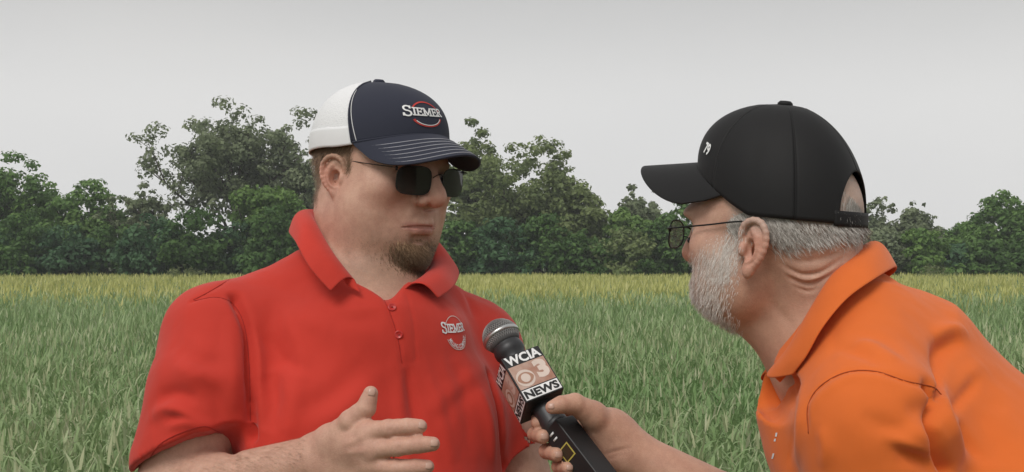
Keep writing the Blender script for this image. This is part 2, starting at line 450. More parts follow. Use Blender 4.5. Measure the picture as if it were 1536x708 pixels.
def leaf_mat(name, trans=.35, rough=.55):
    m, n, b = new_mat(name); at = n.nodes.new('ShaderNodeAttribute'); at.attribute_name = 'col'
    n.links.new(at.outputs['Color'], b.inputs['Base Color']); b.inputs['Roughness'].default_value = rough; b.inputs['Specular IOR Level'].default_value = .25
    tl = n.nodes.new('ShaderNodeBsdfTranslucent'); n.links.new(at.outputs['Color'], tl.inputs['Color'])
    mx_ = n.nodes.new('ShaderNodeMixShader'); mx_.inputs[0].default_value = trans; out = n.nodes['Material Output']
    n.links.new(b.outputs[0], mx_.inputs[1]); n.links.new(tl.outputs[0], mx_.inputs[2]); n.links.new(mx_.outputs[0], out.inputs[0]); return m
def crop():
    M = leaf_mat('crop_leaf', .3)
    C0 = ((.205, .315, .125), (.35, .445, .225), (.62, .62, .42))
    fade = np.random.default_rng(12)
    def patch(x, y, c, low):
        # darker, greener drift in the middle distance
        d = np.exp(-(((x - .9) / 1.1)**2 + ((y - 6.6) / 1.5)**2))[:, None] * .55; return c * (1 - d) + np.array((.13, .27, .08)) * d
    keep = lambda x, y: ~((np.abs(x - .1) < 1.1) & (y < 3.0))
    a = blade_field('near', 75000, 2.6, 9, (.7, .56), (.055, .15), .0105, CROP, C0, M, 1, (.6, 1.9), 3, 1.0, 0, patch, .5, keep)
    b = blade_field('mid', 90000, 8.2, 36, (.8, .54), (.10, .25), .018, CROP, C0, M, 2, (.4, 1.5), 2, .85, 0, patch, .4, lambda x, y: fade.random(len(y)) > np.clip((y - 20) / 10, 0, 1))
    stems = blade_field('stems', 18000, 2.6, 9, (.7, .56), (.55, .80), .006, CROP - .02, ((.13, .20, .085), (.21, .28, .14), (.4, .42, .28)), M, 5, (0, .25), 2, 1.0, 0, None, .12, keep)
    heads = blade_field('heads', 10000, 2.8, 12, (.7, .56), (.06, .10), .011, CROP + .05, ((.36, .42, .22), (.48, .50, .30), (.6, .6, .42)), M, 6, (0, .5), 2, 1.1, 0, None, .5, keep)
    CY = ((.44, .45, .14), (.60, .58, .22), (.70, .66, .33))
    far = blade_field('far', 56000, 19, 82, (1.5, .54), (.25, .5), .05, CROP + .02, CY, M, 3, (.3, 1.2), 2, .8, keep=lambda x, y: fade.random(len(y)) < np.clip((y - 19) / 9, 0, 1))
    # joined as one standing crop
    objs = [a, b, stems, heads]; join('crop_leaves', objs, 'grey-green standing cereal crop filling the field', 'crop')
    far.name = 'grass_strip'; tag(far, 'paler yellow-green grass strip along the tree line', 'grass', None, 'stuff')
    # a solid understorey keeps the ground from showing between far blades
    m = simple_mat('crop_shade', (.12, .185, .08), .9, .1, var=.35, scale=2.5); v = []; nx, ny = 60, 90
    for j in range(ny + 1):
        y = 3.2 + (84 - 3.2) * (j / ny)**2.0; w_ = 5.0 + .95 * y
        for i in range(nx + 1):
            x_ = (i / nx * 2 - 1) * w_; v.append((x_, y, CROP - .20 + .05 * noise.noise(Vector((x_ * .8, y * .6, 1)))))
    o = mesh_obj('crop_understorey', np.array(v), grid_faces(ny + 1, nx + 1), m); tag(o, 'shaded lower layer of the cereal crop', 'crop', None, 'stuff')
def join(name, objs, label, cat):
    vs_, fs, cs, n = [], [], [], 0
    for o in objs:
        me = o.data; k = len(me.vertices); v = np.empty(k * 3, np.float32); me.vertices.foreach_get('co', v); vs_.append(v.reshape(-1, 3))
        f = np.empty(len(me.loops), np.int32); me.loops.foreach_get('vertex_index', f); fs.append(f.reshape(-1, 4) + n)
        c = np.empty(k * 4, np.float32); me.color_attributes['col'].data.foreach_get('color', c); cs.append(c.reshape(-1, 4)[:, :3]); n += k
    mat = objs[0].data.materials[0]
    for o in objs: me = o.data; bpy.data.objects.remove(o); bpy.data.meshes.remove(me)
    o = mesh_obj(name, np.vstack(vs_), np.vstack(fs), mat, None, False, np.vstack(cs)); return tag(o, label, cat, None, 'stuff')

# ------------------------------------------------------------------ trees
BARK = simple_mat('bark', (.085, .070, .055), .95, .1, var=.3, scale=6)
LEAF = leaf_mat('tree_leaf', .38, .6)
def tree(name, x, y, h, w, cols, label, group, seed, trunk=.25, sparse=0.0, n=16000, leaf=.30, base=.10, shape=1.0, limbs=9, bare=0.0, part='crown'):
    """tapered trunk with limbs; crown of leaf faces gathered in clumps round the limb ends"""
    rg = np.random.default_rng(seed); root = empty(name, (x, y, 0), label, 'tree' if part == 'crown' else 'bush', group)
    t = MB(); tips = []; O = np.array((x, y, 0.))
    th = h * (.55 if part == 'crown' else .35); lean = rg.normal(0, .05, 2)
    tp = [O + np.array((lean[0] * th * s_ + .15 * math.sin(3 * s_ + seed), lean[1] * th * s_, th * s_)) for s_ in np.linspace(0, 1, 7)]
    t.tube(tp, np.linspace(trunk, trunk * .45, 7), 7)
    for k in range(limbs):
        s_ = rg.uniform(.25 if part == 'crown' else .05, 1.0); a0 = tp[int(s_ * 6)]; az = 2 * math.pi * (k + rg.random() * .8) / limbs * 1.9
        el_ = rg.uniform(.35, 1.15); ln = rg.uniform(.35, .62) * h * (1.15 - .5 * s_)
        d = np.array((math.cos(az) * math.cos(el_) * w / h * 1.4, math.sin(az) * math.cos(el_) * w / h * 1.4, math.sin(el_)))
        e = a0 + d * ln; e[2] = min(e[2], h * .95); md = (a0 + e) / 2 + rg.normal(0, .25, 3) * np.array((1, 1, .5)); pts = catmull([a0, md, e], 7)
        t.tube(pts, np.linspace(trunk * .42, .025, 7), 5); tips += [pts[3], pts[4], pts[5], pts[6]]
        for j in range(4):
            b0 = pts[rg.integers(2, 6)]; e2 = b0 + nrm(d + rg.normal(0, .7, 3) + (0, 0, .35)) * ln * rg.uniform(.25, .5)
            p2 = catmull([b0, (b0 + e2) / 2 + rg.normal(0, .1, 3), e2], 5); t.tube(p2, np.linspace(trunk * .16, .012, 5), 4); tips += [p2[3], p2[4]]
            for q in range(2):
                e3 = p2[3] + nrm(d * .5 + rg.normal(0, .8, 3) + (0, 0, .5)) * ln * rg.uniform(.12, .28); t.tube([p2[3], (p2[3] + e3) / 2 + rg.normal(0, .04, 3), e3], (.022, .014, .008), 4); tips.append(e3)
    t.obj('trunk', BARK, root)
    # clump centres: limb tips plus an egg-shaped envelope
    nc = int((60 + 14 * w) * (1 - .5 * sparse)); cc = []
    while len(cc) < nc:
        q = rg.uniform(-1, 1, 3); r_ = np.linalg.norm(q)
        if r_ > 1 or (r_ < .55 and rg.random() < .75): continue
        zz = base * h + (q[2] * .5 + .5) * h * (1 - base); f = (1 - max(0, q[2])**2 * .25) * (1 if shape >= 1 else 1 - .3 * (1 - q[2]))
        cc.append(O + np.array((q[0] * w * .5 * f, q[1] * w * .42 * f, zz)))
    cc = np.array(cc); tp_ = np.array(tips); tp_ = tp_[(tp_[:, 2] > base * h * .8)]
    C_ = np.vstack([cc[:int(len(cc) * (1 - .65 * sparse))], tp_]); m_ = len(C_)
    sz = rg.uniform(.35, 1.0, m_) * (.10 * min(w, h) + .18) * (1 - .35 * sparse); wt = sz**2; wt /= wt.sum()
    idx = rg.choice(m_, n, p=wt); off = rg.normal(0, 1, (n, 3)); off = nrm(off) * (rg.random(n)**.45)[:, None]
    pos = C_[idx] + off * sz[idx][:, None] * np.array((1.15, 1.15, .75)); ok = (pos[:, 2] > .05) & (pos[:, 2] < h * 1.02); pos, idx = pos[ok], idx[ok]; n = len(pos)
    nn = nrm(off[ok] * 1.0 + rg.normal(0, .38, (n, 3)) + (0, 0, .45)); a = nrm(np.cross(nn, rg.normal(size=(n, 3)))); b = np.cross(nn, a)
    s_ = leaf * rg.uniform(.5, 1.25, n); V = np.stack([pos - a * s_[:, None] * .5, pos + b * s_[:, None] * .32 + nn * s_[:, None] * .12, pos + a * s_[:, None] * .5, pos - b * s_[:, None] * .32 + nn * s_[:, None] * .12], 1).reshape(-1, 3)
    tc_ = rg.random(m_)[idx] * .75 + rg.random(n) * .25; c = np.array(cols[0]) * (1 - tc_[:, None]) + np.array(cols[1]) * tc_[:, None]
    mesh_obj(part if part == 'crown' else 'foliage', V, (np.arange(n * 4).reshape(-1, 4)).astype(np.int32), LEAF, root, False, np.repeat(c, 4, axis=0))
    return root
def px_tree(px, top, wpx, d, name, cols, label, group, seed, **k):
    """tree whose trunk stands at photo column px, depth d; top row and crown width in pixels"""
    x = (px - 768) / FPX * d; h = CAMZ + (HOR - top) / FPX * d; w_ = wpx / FPX * d
    return tree(name, x, d, h, w_, cols, label, group, seed, **k)
DKG = ((.056, .125, .033), (.135, .240, .065)); MIDG = ((.095, .190, .050), (.215, .350, .098)); LTG = ((.12, .22, .055), (.24, .37, .105))
GRY = ((.165, .205, .115), (.30, .350, .200)); OLV = ((.145, .195, .075), (.285, .345, .140)); BLU = ((.050, .120, .055), (.115, .220, .098))
def treeline():
    G1, G2 = 'tall trees of the hedgerow', 'bushes along the foot of the hedgerow'
    T = [ # px, top, width, depth, kind, colours, label, options
        (28, 226, 135, 76, 'tree', MIDG, 'leafy green tree at the far left edge, taller than the bushes before it', dict(sparse=.35)),
        (128, 272, 125, 74, 'tree', MIDG, 'rounded bright green tree right of the leftmost tree', dict()),
        (212, 262, 62, 73, 'tree', GRY, 'thin half-bare tree with dead twigs left of the tallest tree', dict(sparse=.8, n=3600, limbs=11, base=.3)),
        (352, 150, 215, 77, 'tree', GRY, 'tall airy grey-green tree left of the white and navy cap', dict(sparse=.75, n=20000, limbs=17, base=.2, trunk=.32)),
        (452, 162, 120, 78, 'tree', GRY, 'tall loose grey-green tree directly behind the white mesh of the cap', dict(sparse=.6, n=11000, limbs=13, base=.2)),
        (410, 275, 110, 73, 'tree', LTG, 'bright green lower tree before the tall airy one', dict()),
        (705, 178, 92, 79, 'tree', OLV, 'tall narrow tree with pale green top right of the navy cap', dict(sparse=.45, n=12000, limbs=11, base=.15)),
        (800, 205, 165, 77, 'tree', OLV, 'broad olive green tree between the two men', dict(sparse=.35, n=20000, limbs=13)),
        (868, 280, 95, 75, 'tree', OLV, 'lower olive tree sloping right of the broad one', dict(sparse=.3)),
        (965, 250, 62, 80, 'tree', GRY, 'pale grey-green tree just behind the black brim', dict(sparse=.65, n=6000, limbs=10)),
        (940, 312, 80, 74, 'tree', LTG, 'yellowish green tree left of the eyeglasses', dict()),
        (1015, 300, 90, 76, 'tree', MIDG, 'green tree behind the brim and eyeglasses', dict(sparse=.2)),
        (1120, 300, 120, 78, 'tree', MIDG, 'tree mostly hidden behind the bearded man', dict(n=6000)),
        (1235, 305, 110, 78, 'tree', OLV, 'olive tree mostly hidden behind the back of the black cap', dict(n=6000)),
        (1322, 294, 78, 79, 'tree', GRY, 'pale thin tree just right of the grey hair', dict(sparse=.6, n=7500, limbs=11, base=.12)),
        (1376, 300, 78, 80, 'tree', GRY, 'thin grey tree with open twigs second right of the orange collar', dict(sparse=.7, n=6500, limbs=11, base=.12)),
        (1448, 335, 95, 78, 'tree', MIDG, 'low dark green tree between the thin grey tree and the right edge', dict()),
        (1510, 288, 120, 76, 'tree', MIDG, 'big round green tree at the right edge of the picture', dict(sparse=.15, n=17000)),
        (-70, 250, 150, 78, 'tree', OLV, 'olive tree just outside the left edge', dict(n=6000)), (1620, 300, 150, 78, 'tree', OLV, 'olive tree just outside the right edge', dict(n=6000)),
        (570, 230, 150, 80, 'tree', OLV, 'olive tree hidden behind the head of the man in red', dict(n=6000)),
    ]
    made = {}
    for i, (px, top, wpx, d, nm, cols, lab, kw) in enumerate(T):
        kw = dict(kw); kw.setdefault('n', 13000); made[i] = px_tree(px, top, wpx, d, 'hedgerow_tree', cols, lab, G1, 100 + i, **kw)
    # the hedgerow goes on to both sides of the picture
    for k, px in enumerate(list(range(-190, -800, -120)) + list(range(1745, 2400, 120))):
        src = made[(1, 7, 17, 8, 18, 13)[k % 6]]; d = 76 + (k * 37 % 5); r_ = src.copy(); COL.objects.link(r_)
        r_.location = ((px - 768) / FPX * d, d, 0); r_.rotation_euler = (0, 0, k * 1.7); r_.scale = (1.15, 1.15, .85 + .06 * (k * 7 % 5))
        r_['label'] = 'hedgerow tree standing beyond the edge of the picture'; r_['group'] = 'hedgerow trees beyond the picture edges'
        for c_ in src.children:
            q = c_.copy(); COL.objects.link(q); q.parent = r_; q.matrix_parent_inverse = c_.matrix_parent_inverse.copy()
    # bushes at the foot, in front of the trees
    rg = np.random.default_rng(5)
    names = ['leftmost', 'second from the left', 'third from the left', 'fourth from the left', 'fifth from the left', 'sixth from the left', 'seventh from the left', 'just left of the red collar']
    xs = list(range(-20, 470, 62))
    for i, px in enumerate(xs):
        lab = 'dark green bush low in the left hedge, %s' % names[min(i, 7)]
        px_tree(px + rg.uniform(-8, 8), rg.uniform(305, 338), rg.uniform(92, 118), 71 + rg.uniform(-1.2, 1), 'hedge_bush', DKG if i % 2 else BLU, lab, G2, 200 + i, part='foliage', n=7500, base=.0, trunk=.10, limbs=7, leaf=.30)
    mids = [('dark bush just right of the far cheek and red shoulder', 690), ('dark bush under the tall narrow tree, above the microphone', 752), ('bluish dark bush midway between the men', 815), ('dark bush right of the midway bush', 872), ('green bush left of the eyeglass lens', 935), ('dark bush behind the white beard', 1000), ('dark bush hidden behind the bearded face', 1060)]
    for i, (lab, px) in enumerate(mids):
        px_tree(px, rg.uniform(318, 348), rg.uniform(85, 110), 71.5 + rg.uniform(-1, 1), 'hedge_bush', (DKG, BLU, DKG)[i % 3] if i != 4 else OLV, lab, G2, 230 + i, part='foliage', n=7500, base=.0, trunk=.10, limbs=7, leaf=.30)
    rts = [('grey-green bush just right of the orange collar', 1325, 345, 80, GRY), ('light green rounded bush right of the orange collar', 1382, 338, 74, LTG), ('dark bush right of the light green rounded one', 1432, 365, 70, BLU), ('dark green bush second from the right edge', 1480, 358, 85, DKG), ('dark green bush at the right edge', 1535, 350, 90, DKG), ('bush behind the cap strap and nape', 1265, 345, 90, DKG)]
    for i, (lab, px, top, wpx, c) in enumerate(rts):
        px_tree(px, top, wpx, 71.5 + rg.uniform(-1, .6), 'hedge_bush', c, lab, G2, 250 + i, part='foliage', n=8000, base=.0, trunk=.10, limbs=7, leaf=.30)
    for i, (lab, px) in enumerate((('tuft of pale scrub at the foot of the left hedge', 275), ('tuft of pale scrub beside the orange shoulder', 1400))):
        px_tree(px, 397, 60, 66, 'hedge_bush', ((.14, .17, .07), (.24, .27, .12)), lab, G2, 270 + i, part='foliage', n=1500, base=.0, trunk=.04, limbs=5, leaf=.14)

def haze():
    """thin pale air between the camera and the trees"""
    m = bpy.data.materials.new('haze_air'); m.use_nodes = True; n = m.node_tree; n.nodes.clear()
    v = n.nodes.new('ShaderNodeVolumePrincipled'); v.inputs['Color'].default_value = (.93, .95, .97, 1); v.inputs['Density'].default_value = .0011; v.inputs['Anisotropy'].default_value = .2
    o_ = n.nodes.new('ShaderNodeOutputMaterial'); n.links.new(v.outputs[0], o_.inputs['Volume'])
    b = MB(); b.box((0, 44, 8.0), np.eye(3), (110, 55, 9.1)); o = b.obj('haze', m, smooth=False); tag(o, 'thin pale haze lying over the field and trees', 'haze', None, 'stuff')
# ------------------------------------------------------------------ human anatomy
class Frame:
    """local millimetres (x = own left, y = forward, z = up) to world"""
    def __init__(s, o, fwd, pitch=0, roll=0, scale=1.0):
        F = nrm((fwd[0], fwd[1], 0)); Z = np.array((0, 0, 1.)); Lf = np.cross(Z, F)
        c, sn = math.cos(pitch), math.sin(pitch)
        Y = F * c - Z * sn; U = Z * c + F * sn
        c, sn = math.cos(roll), math.sin(roll)
        s.X = Lf * c + U * sn; s.Z = U * c - Lf * sn; s.Y = Y; s.o = np.asarray(o, float); s.k = scale / 1000.
        s.M = np.stack([s.X, s.Y, s.Z])
    def __call__(s, *p):
        p = np.asarray(p[0] if len(p) == 1 else p, float); return s.o + (p * s.k) @ s.M
    def inv(s, q): return ((np.asarray(q, float) - s.o) @ s.M.T) / s.k
def rotm(ax, deg):
    return np.array(Matrix.Rotation(R(deg), 3, Vector(ax)))

def add_ear(s, T, side, size=1.0, pos=(0, 0, 0), lean=.5):
    """auricle: rim, bowl, lobe and tragus"""
    k = T.k * 1000
    def E(y, z, out):       # ear plane leans out to the back
        return T(side * (76 + pos[0] + out * size + max(0, -y) * lean * size), pos[1] + (y - 4) * size, pos[2] + z * size)
    rot = np.stack([nrm(T.M.T @ np.array((side * .90, .42, 0))), nrm(T.M.T @ np.array((-.42 * side, .90, .0))), T.Z])
    s.ell(E(-8, 2, 2), np.array((5.5, 16, 27)) * .001 * k * size, .004 * k, rot)
    rim = [E(8, 3, -1), E(9, 14, 2), E(5, 25, 5), E(-5, 31, 6), E(-16, 29, 6), E(-23, 19, 6), E(-24, 5, 6), E(-20, -9, 6), E(-13, -19, 5), E(-5, -27, 4)]
    rim = catmull(np.array(rim), 19)
    s.chain(rim, np.linspace(3.6, 3.3, 19) * .001 * k * size, .0022 * k)
    s.ell(E(-4, -25, 3), np.array((5.2, 8, 10)) * .001 * k * size, .005 * k, rot)
    anti = catmull(np.array([E(-6, 20, 5), E(-13, 12, 6), E(-15, 0, 6), E(-11, -11, 6), E(-4, -16, 5)]), 9)
    s.chain(anti, np.full(9, 2.9) * .001 * k * size, .003 * k)
    s.ell(E(-4, -2, 6.0), np.array((9, 8, 11.5)) * .001 * k * size, .004 * k, rot, op='-')
    s.chain([E(4, 12, 7), E(-6, 24, 10.5), E(-18, 17, 11.5), E(-19, 2, 11)], np.array([2.8, 3.0, 2.8, 2.0]) * .001 * k * size, .002 * k, op='-')
    s.ell(E(6, -3, 3), np.array((4.5, 4.5, 7.5)) * .001 * k * size, .004 * k, rot)

def add_head(s, T, heavy=0.0, old=0.0, back=0.0):
    """skull, face, nose, lips, brows, eye sockets; back sets the lower face backwards (mm)"""
    k = T.k * 1000; m = .001 * k
    def el(c, r, kk=12, rot=None, op='+', mirror=False):
        for sd in ((1, -1) if mirror else (1,)):
            s.ell(T(c[0] * sd, c[1], c[2]), np.array(r) * m, kk * m, T.M, op)
    h = heavy; up = 10 * old; fb = back; nb = back * (.05 if heavy > .5 else 1.1)
    el((0, -10 + 3 * old, 38), (76, 97 - 4 * old, 84))
    el((0, 26 + 4 * old, 26), (66, 66, 62), 20)                                  # forehead
    el((0, 34 - .3 * fb, -22), (56 + 6 * h, 56, 74 - 6 * old), 22)               # face block
    el((40 + 10 * h, 30 - 5 * h, -36), (27 + 7 * h, 40 + 2 * h, 40 + 6 * h), 24, mirror=True)  # cheeks and jaw sides
    el((45 + 2 * h, 56, -6), (21 + 3 * h, 24, 21), 16, mirror=True)    # cheekbones
    el((0, 66 - fb, -80 + up), (27 + 6 * h, 26, 24 + 2 * h), 22)       # chin
    el((30 + 4 * h, 46 - .6 * fb - 5 * h, -76 + up), (24 + 7 * h, 32, 22 + 2 * h), 24, mirror=True)   # jaw body
    el((0, 72 - fb, -48), (33 + 4 * h, 26, 30), 18)                    # mouth mound
    el((0, 79 + 4 * old, 27), (46 + 3 * old, 17, 10), 16)                                  # brow
    el((32, 97, 8), (19, 15, 12), 14, op='-', mirror=True)             # eye sockets
    el((31, 74, 9), (14, 14, 13), 6, mirror=True)                      # lids
    n = lambda x, y, z: T(x, y - nb * np.clip((14 - z) / 30, 0, 1), z + 5 * h * (1 if z < 10 else .5))
    s.chain([n(0, 87, 22), n(0, 99, 2), n(0, 109, -14), n(0, 112.5, -21)], np.array((7.5, 8.2, 9.8, 11.0)) * m, 11 * m)
    for sd in (1, -1): s.ell(n(14.5 * sd, 97, -24), np.array((8.6, 12, 8.5)) * m, 5 * m, T.M)
    s.ell(n(0, 104, -28), np.array((6, 9, 5)) * m, 5 * m, T.M)
    for sd in (1, -1): s.ell(n(7.5 * sd, 102, -33), np.array((4.8, 7.5, 5.0)) * m, 2.0 * m, T.M, '-')
    for sd in (1, -1): s.chain([n(19 * sd, 104, -11), n(24.5 * sd, 99, -20), n(23 * sd, 98, -30), n(16 * sd, 100, -35)], np.array((.8, 1.7, 1.9, 1.2)) * m, 3 * m, op='-')
    b = lambda x, y, z: T(x, y - fb, z)
    el((0, 104.2 - fb, -41), (3.2, 4, 7), 5, op='-')
    s.chain([b(-29, 82, -53), b(-11, 95, -49), b(0, 97, -50.5), b(11, 95, -49), b(29, 82, -53)], np.array((2.6, 4.8, 4.6, 4.8, 2.6)) * m, 6 * m)
    s.chain([b(-27, 82, -56), b(-10, 93.5, -60), b(10, 93.5, -60), b(27, 82, -56)], np.array((2.6, 5.6, 5.6, 2.6)) * m, 6 * m)
    mo = [T(x, surf_y(s, T, x, -54.5) - .6, -54.5 - .0018 * x * x) for x in np.linspace(-31, 31, 17)]
    s.chain(mo, (.6 + 1.7 * np.sin(np.linspace(.25, math.pi - .25, 17))) * m, 1.0 * m, op='-')        # line of the closed mouth
    el((0, 95 - fb, -71), (16, 7, 5), 8, op='-')                       # dip under the lower lip
    for sd in (1, -1) if h < .5 else (): s.chain([b(21 * sd, 99, -30), b(31 * sd, 93, -43), b(38 * sd, 84, -58)], np.array((1.0, 1.4, .8)) * m, 10 * m, op='-')

def surf_y(s, T, x, z):
    """how far forward (local mm) the sculpt reaches at local x, z"""
    ys = np.arange(135, 50, -.5); p = T(np.stack([np.full_like(ys, x), ys, np.full_like(ys, z)], 1)).astype(np.float32)
    o = np.argsort(p[:, 0]); d = np.empty(len(ys)); d[o] = s.at(p[o]); i = np.nonzero(d < 0)[0]
    return ys[i[0]] if len(i) else 90.0
def finger(s, pts, r0, r1, k=.006):
    """jointed finger: slight swelling at the knuckles"""
    pts = np.asarray(pts, float); n = len(pts); rr = np.linspace(r0, r1, n)
    for i in range(n - 1):
        mid = (pts[i] + pts[i + 1]) / 2
        s.cone(pts[i], mid, rr[i], (rr[i] + rr[i + 1]) / 2 * .955, k if i == 0 else .003)
        s.cone(mid, pts[i + 1], (rr[i] + rr[i + 1]) / 2 * .955, rr[i + 1], .003)

def build_body(s, lo, hi, h, zones, parent, mat, color_fn, post=None, zone2=None):
    V, F = s.mesh(lo, hi, h)
    V2, faces = refine(V, F, zones)
    V2 = s.project(V2, 2)
    if zone2 is not None: V2, faces = refine(V2, faces, zone2); V2 = s.project(V2, 1)
    if post is not None:
        q = np.array([f[:4] for f in faces]); N = mesh_normals(V2, q); V2 = post(V2, N, tri_bvh(V2, faces))
    q = np.array([f[:4] for f in faces]); N = mesh_normals(V2, q)
    o = mesh_obj('body', V2, faces, mat, parent, True, color_fn(V2, N))
    return o, V2, N, faces
def lerp_col(c, target, w): return c * (1 - w[:, None]) + np.array(target) * w[:, None]
def gmask(q, c, r):
    d = (q - np.array(c)) / np.array(r); return np.exp(-np.sum(d * d, 1))
def face_color(q, base, ruddy, lips):
    """skin tone from head-local position"""
    c = np.tile(np.array(base, float), (len(q), 1)); qa = q.copy(); qa[:, 0] = np.abs(qa[:, 0])
    rd = np.clip(.75 * gmask(qa, (44, 66, -18), (22, 30, 20)) + .9 * gmask(q, (0, 112, -20), (17, 22, 15)) + .8 * gmask(qa, (90, -8, 0), (16, 28, 34)), 0, 1)
    c = lerp_col(c, ruddy, rd * .8)
    lp = np.clip(1.6 * np.exp(-((np.abs(q[:, 0]) / 27)**4 + ((q[:, 2] + 56.5 - .004 * q[:, 0]**2) / 6.0)**4)) * (q[:, 1] > 68), 0, 1)
    return lerp_col(c, lips, lp * .92)

# ------------------------------------------------------------------ man in the red polo
LH = Frame(P(570, 274, 1.75), (math.sin(R(49)), -math.cos(R(49))), R(5), 0, 1.04)      # head
LT_YAW = R(27)
LT = Frame(np.array((*P(535, HOR, 1.75)[:2], 0)), (math.sin(LT_YAW), -math.cos(LT_YAW)))  # torso frame, origin on the ground
SKIN = skin_mat('skin'); HAIR = attr_mat('hair')
L_SH, L_EL, L_WR = P(330, 512, 1.655), P(262, 765, 1.60), P(478, 692, 1.46)

def head_zone(T):
    def f(V):
        q = T.inv(V); x = np.abs(q[:, 0])
        return ((x < 40) & (q[:, 1] > 62) & (q[:, 2] > -72) & (q[:, 2] < 12)) | ((x > 66) & (x < 105) & (q[:, 1] > -40) & (q[:, 1] < 30) & (q[:, 2] > -42) & (q[:, 2] < 48))
    return f
def left_man():
    zone_lh = head_zone(LH)
    root = empty('person', LT.o, 'heavyset man in red polo shirt wearing sunglasses, gesturing with his right hand', 'person')
    s = SDF()
    # neck, trunk core, shoulders (hidden by the shirt), then head
    s.cone(LH(0, -24, -30), LT(0, 8, 1475), .074, .074, .03)
    s.cone(LH(0, -4, -50), LT(0, 46, 1480), .062, .056, .035)                 # soft throat under the jaw
    s.cone(LT(-130, 0, 1440), LT(130, 0, 1440), .055, .055, .04)
    s.cone(LT(0, 15, 1440), LT(0, 30, 1130), .120, .130, .05)
    add_head(s, LH, heavy=1.0, back=11)
    for sd in (-1, 1): add_ear(s, LH, sd, .86, (-2, 8, 4))
    # right arm, forearm bent across the belly
    s.cone(LT(-150, 0, 1425), L_SH, .054, .054, .03)
    s.cone(L_SH, L_EL, .054, .050, .03)
    fm = L_EL + (L_WR - L_EL) * .30
    s.cone(L_SH + (L_EL - L_SH) * .62, L_EL, .058, .052, .02); s.cone(L_EL, fm, .047, .050, .02); s.cone(fm, L_WR, .049, .0315, .02)
    # right hand: back of the hand to the camera, thumb up
    K = [P(549, 648, 1.405), P(556, 674, 1.40), P(556, 699, 1.405), P(545, 722, 1.415)]
    for i, (kn, rr) in enumerate(zip(K, (.0145, .0145, .0135, .0125))):
        s.cone(L_WR + (P(478, 672 + 13 * i, 1.46) - L_WR) * .9, kn, .019, rr, .014)
    s.cone(P(500, 660, 1.45), P(535, 668, 1.415), .020, .018, .012)
    finger(s, [K[0], P(583, 643, 1.39), P(611, 640, 1.385), P(630, 639.5, 1.385)], .0115, .0080)
    finger(s, [K[1], P(597, 670, 1.385), P(628, 667, 1.38), P(649, 666, 1.38)], .0118, .0082)
    finger(s, [K[2], P(594, 702, 1.39), P(622, 701, 1.385), P(641, 700, 1.385)], .0112, .0078)
    finger(s, [K[3], P(578, 728, 1.40), P(600, 731, 1.395), P(617, 732, 1.395)], .0100, .0068)
    finger(s, [P(497, 663, 1.44), P(527, 632, 1.415), P(549, 612, 1.41), P(556, 590, 1.41)], .0165, .0085, .012)
    # left arm, hanging behind the microphone
    l_sh, l_el = LT(190, 0, 1425), P(800, 790, 1.78)
    s.cone(LT(130, 0, 1430), l_sh, .054, .054, .03); s.cone(l_sh, l_el, .052, .048, .03)
    l_wr = l_el + np.array((-.01, -.10, -.22)); s.cone(l_el, l_wr, .045, .03, .02)
    s.cone(l_wr, l_wr + np.array((0, -.03, -.07)), .032, .036, .02, flat=((1, 0, 0), .55))
    hb = l_wr + np.array((0, -.03, -.08))
    for i in range(4):
        b0 = hb + np.array((-.004, .022 - .016 * i, -.012)); finger(s, [b0, b0 + (0, -.01, -.035), b0 + (-.008, -.008, -.06), b0 + (-.018, 0, -.078)], .0105, .008)
    finger(s, [l_wr + (-.01, -.04, -.02), hb + (-.022, -.05, .005), hb + (-.024, -.055, -.03)], .014, .009)
    hmask = lambda V: (((V - LH.o)**2).sum(1) < .16**2) | ((V[:, 1] < 1.52) & (V[:, 2] > 1.25) & (V[:, 0] < 0))
    base, ruddy = np.array((.585, .345, .255)), np.array((.61, .27, .20))
    def colr(V, N):
        q = LH.inv(V); c = face_color(q, base, ruddy, (.50, .235, .19))
        # close-cut beard shadow on jaw and throat
        st = beard_mask(q); c = lerp_col(c, (.25, .150, .095), np.clip(st, 0, 1) * .55)
        hl = scalp_mask(q); c = lerp_col(c, (.27, .17, .105), hl * .6)
        hand = np.clip((1.50 - V[:, 1]) / .06, 0, 1) * (V[:, 0] < 0); c = lerp_col(c, ruddy, hand * .16)
        return c
    def beard_mask(q):
        x = np.abs(q[:, 0]); jaw = np.clip((-58 - q[:, 2] + .10 * x) / 26, 0, 1) * np.clip((q[:, 1] - 4) / 60, 0, 1)
        low = np.clip((q[:, 2] + 150) / 30, 0, 1); return jaw * low * (q[:, 1] > -10)
    def scalp_mask(q):
        return np.clip((q[:, 2] - 12 + .25 * (q[:, 1])) / 12, 0, 1) * np.clip((26 - q[:, 1]) / 12, 0, 1) * (np.abs(q[:, 0]) > 40) + np.clip((-40 - q[:, 1]) / 15, 0, 1) * np.clip((q[:, 2] + 40) / 20, 0, 1)
    def post(V, N, bvh):
        return strokes(V, N, bvh, [
            ([(500, 370), (530, 396), (565, 418)], -.0012, .006), ([(634, 287), (625, 293), (622, 302), (627, 310)], -.0042, .0024), ([(631, 295), (629, 302), (633, 307)], .0016, .0034), ([(634, 313), (644, 315), (656, 313)], -.0050, .0026), ([(618, 353), (635, 355), (650, 353)], -.0020, .0038), ([(622, 303), (610, 316), (604, 334)], -.0014, .007),
            ([(512, 668), (530, 662), (548, 652)], .0012, .004), ([(515, 680), (535, 678), (552, 676)], .0012, .004),
            ([(598, 668), (598, 676)], -.0008, .002), ([(602, 664), (602, 678)], -.0006, .002), ([(585, 640), (585, 650)], -.0007, .002),
            ([(470, 655), (474, 668), (476, 690)], -.0008, .004), ([(340, 660), (350, 680), (352, 706)], -.003, .007)])
    lo = np.minimum(L_WR, L_EL) - .16; 
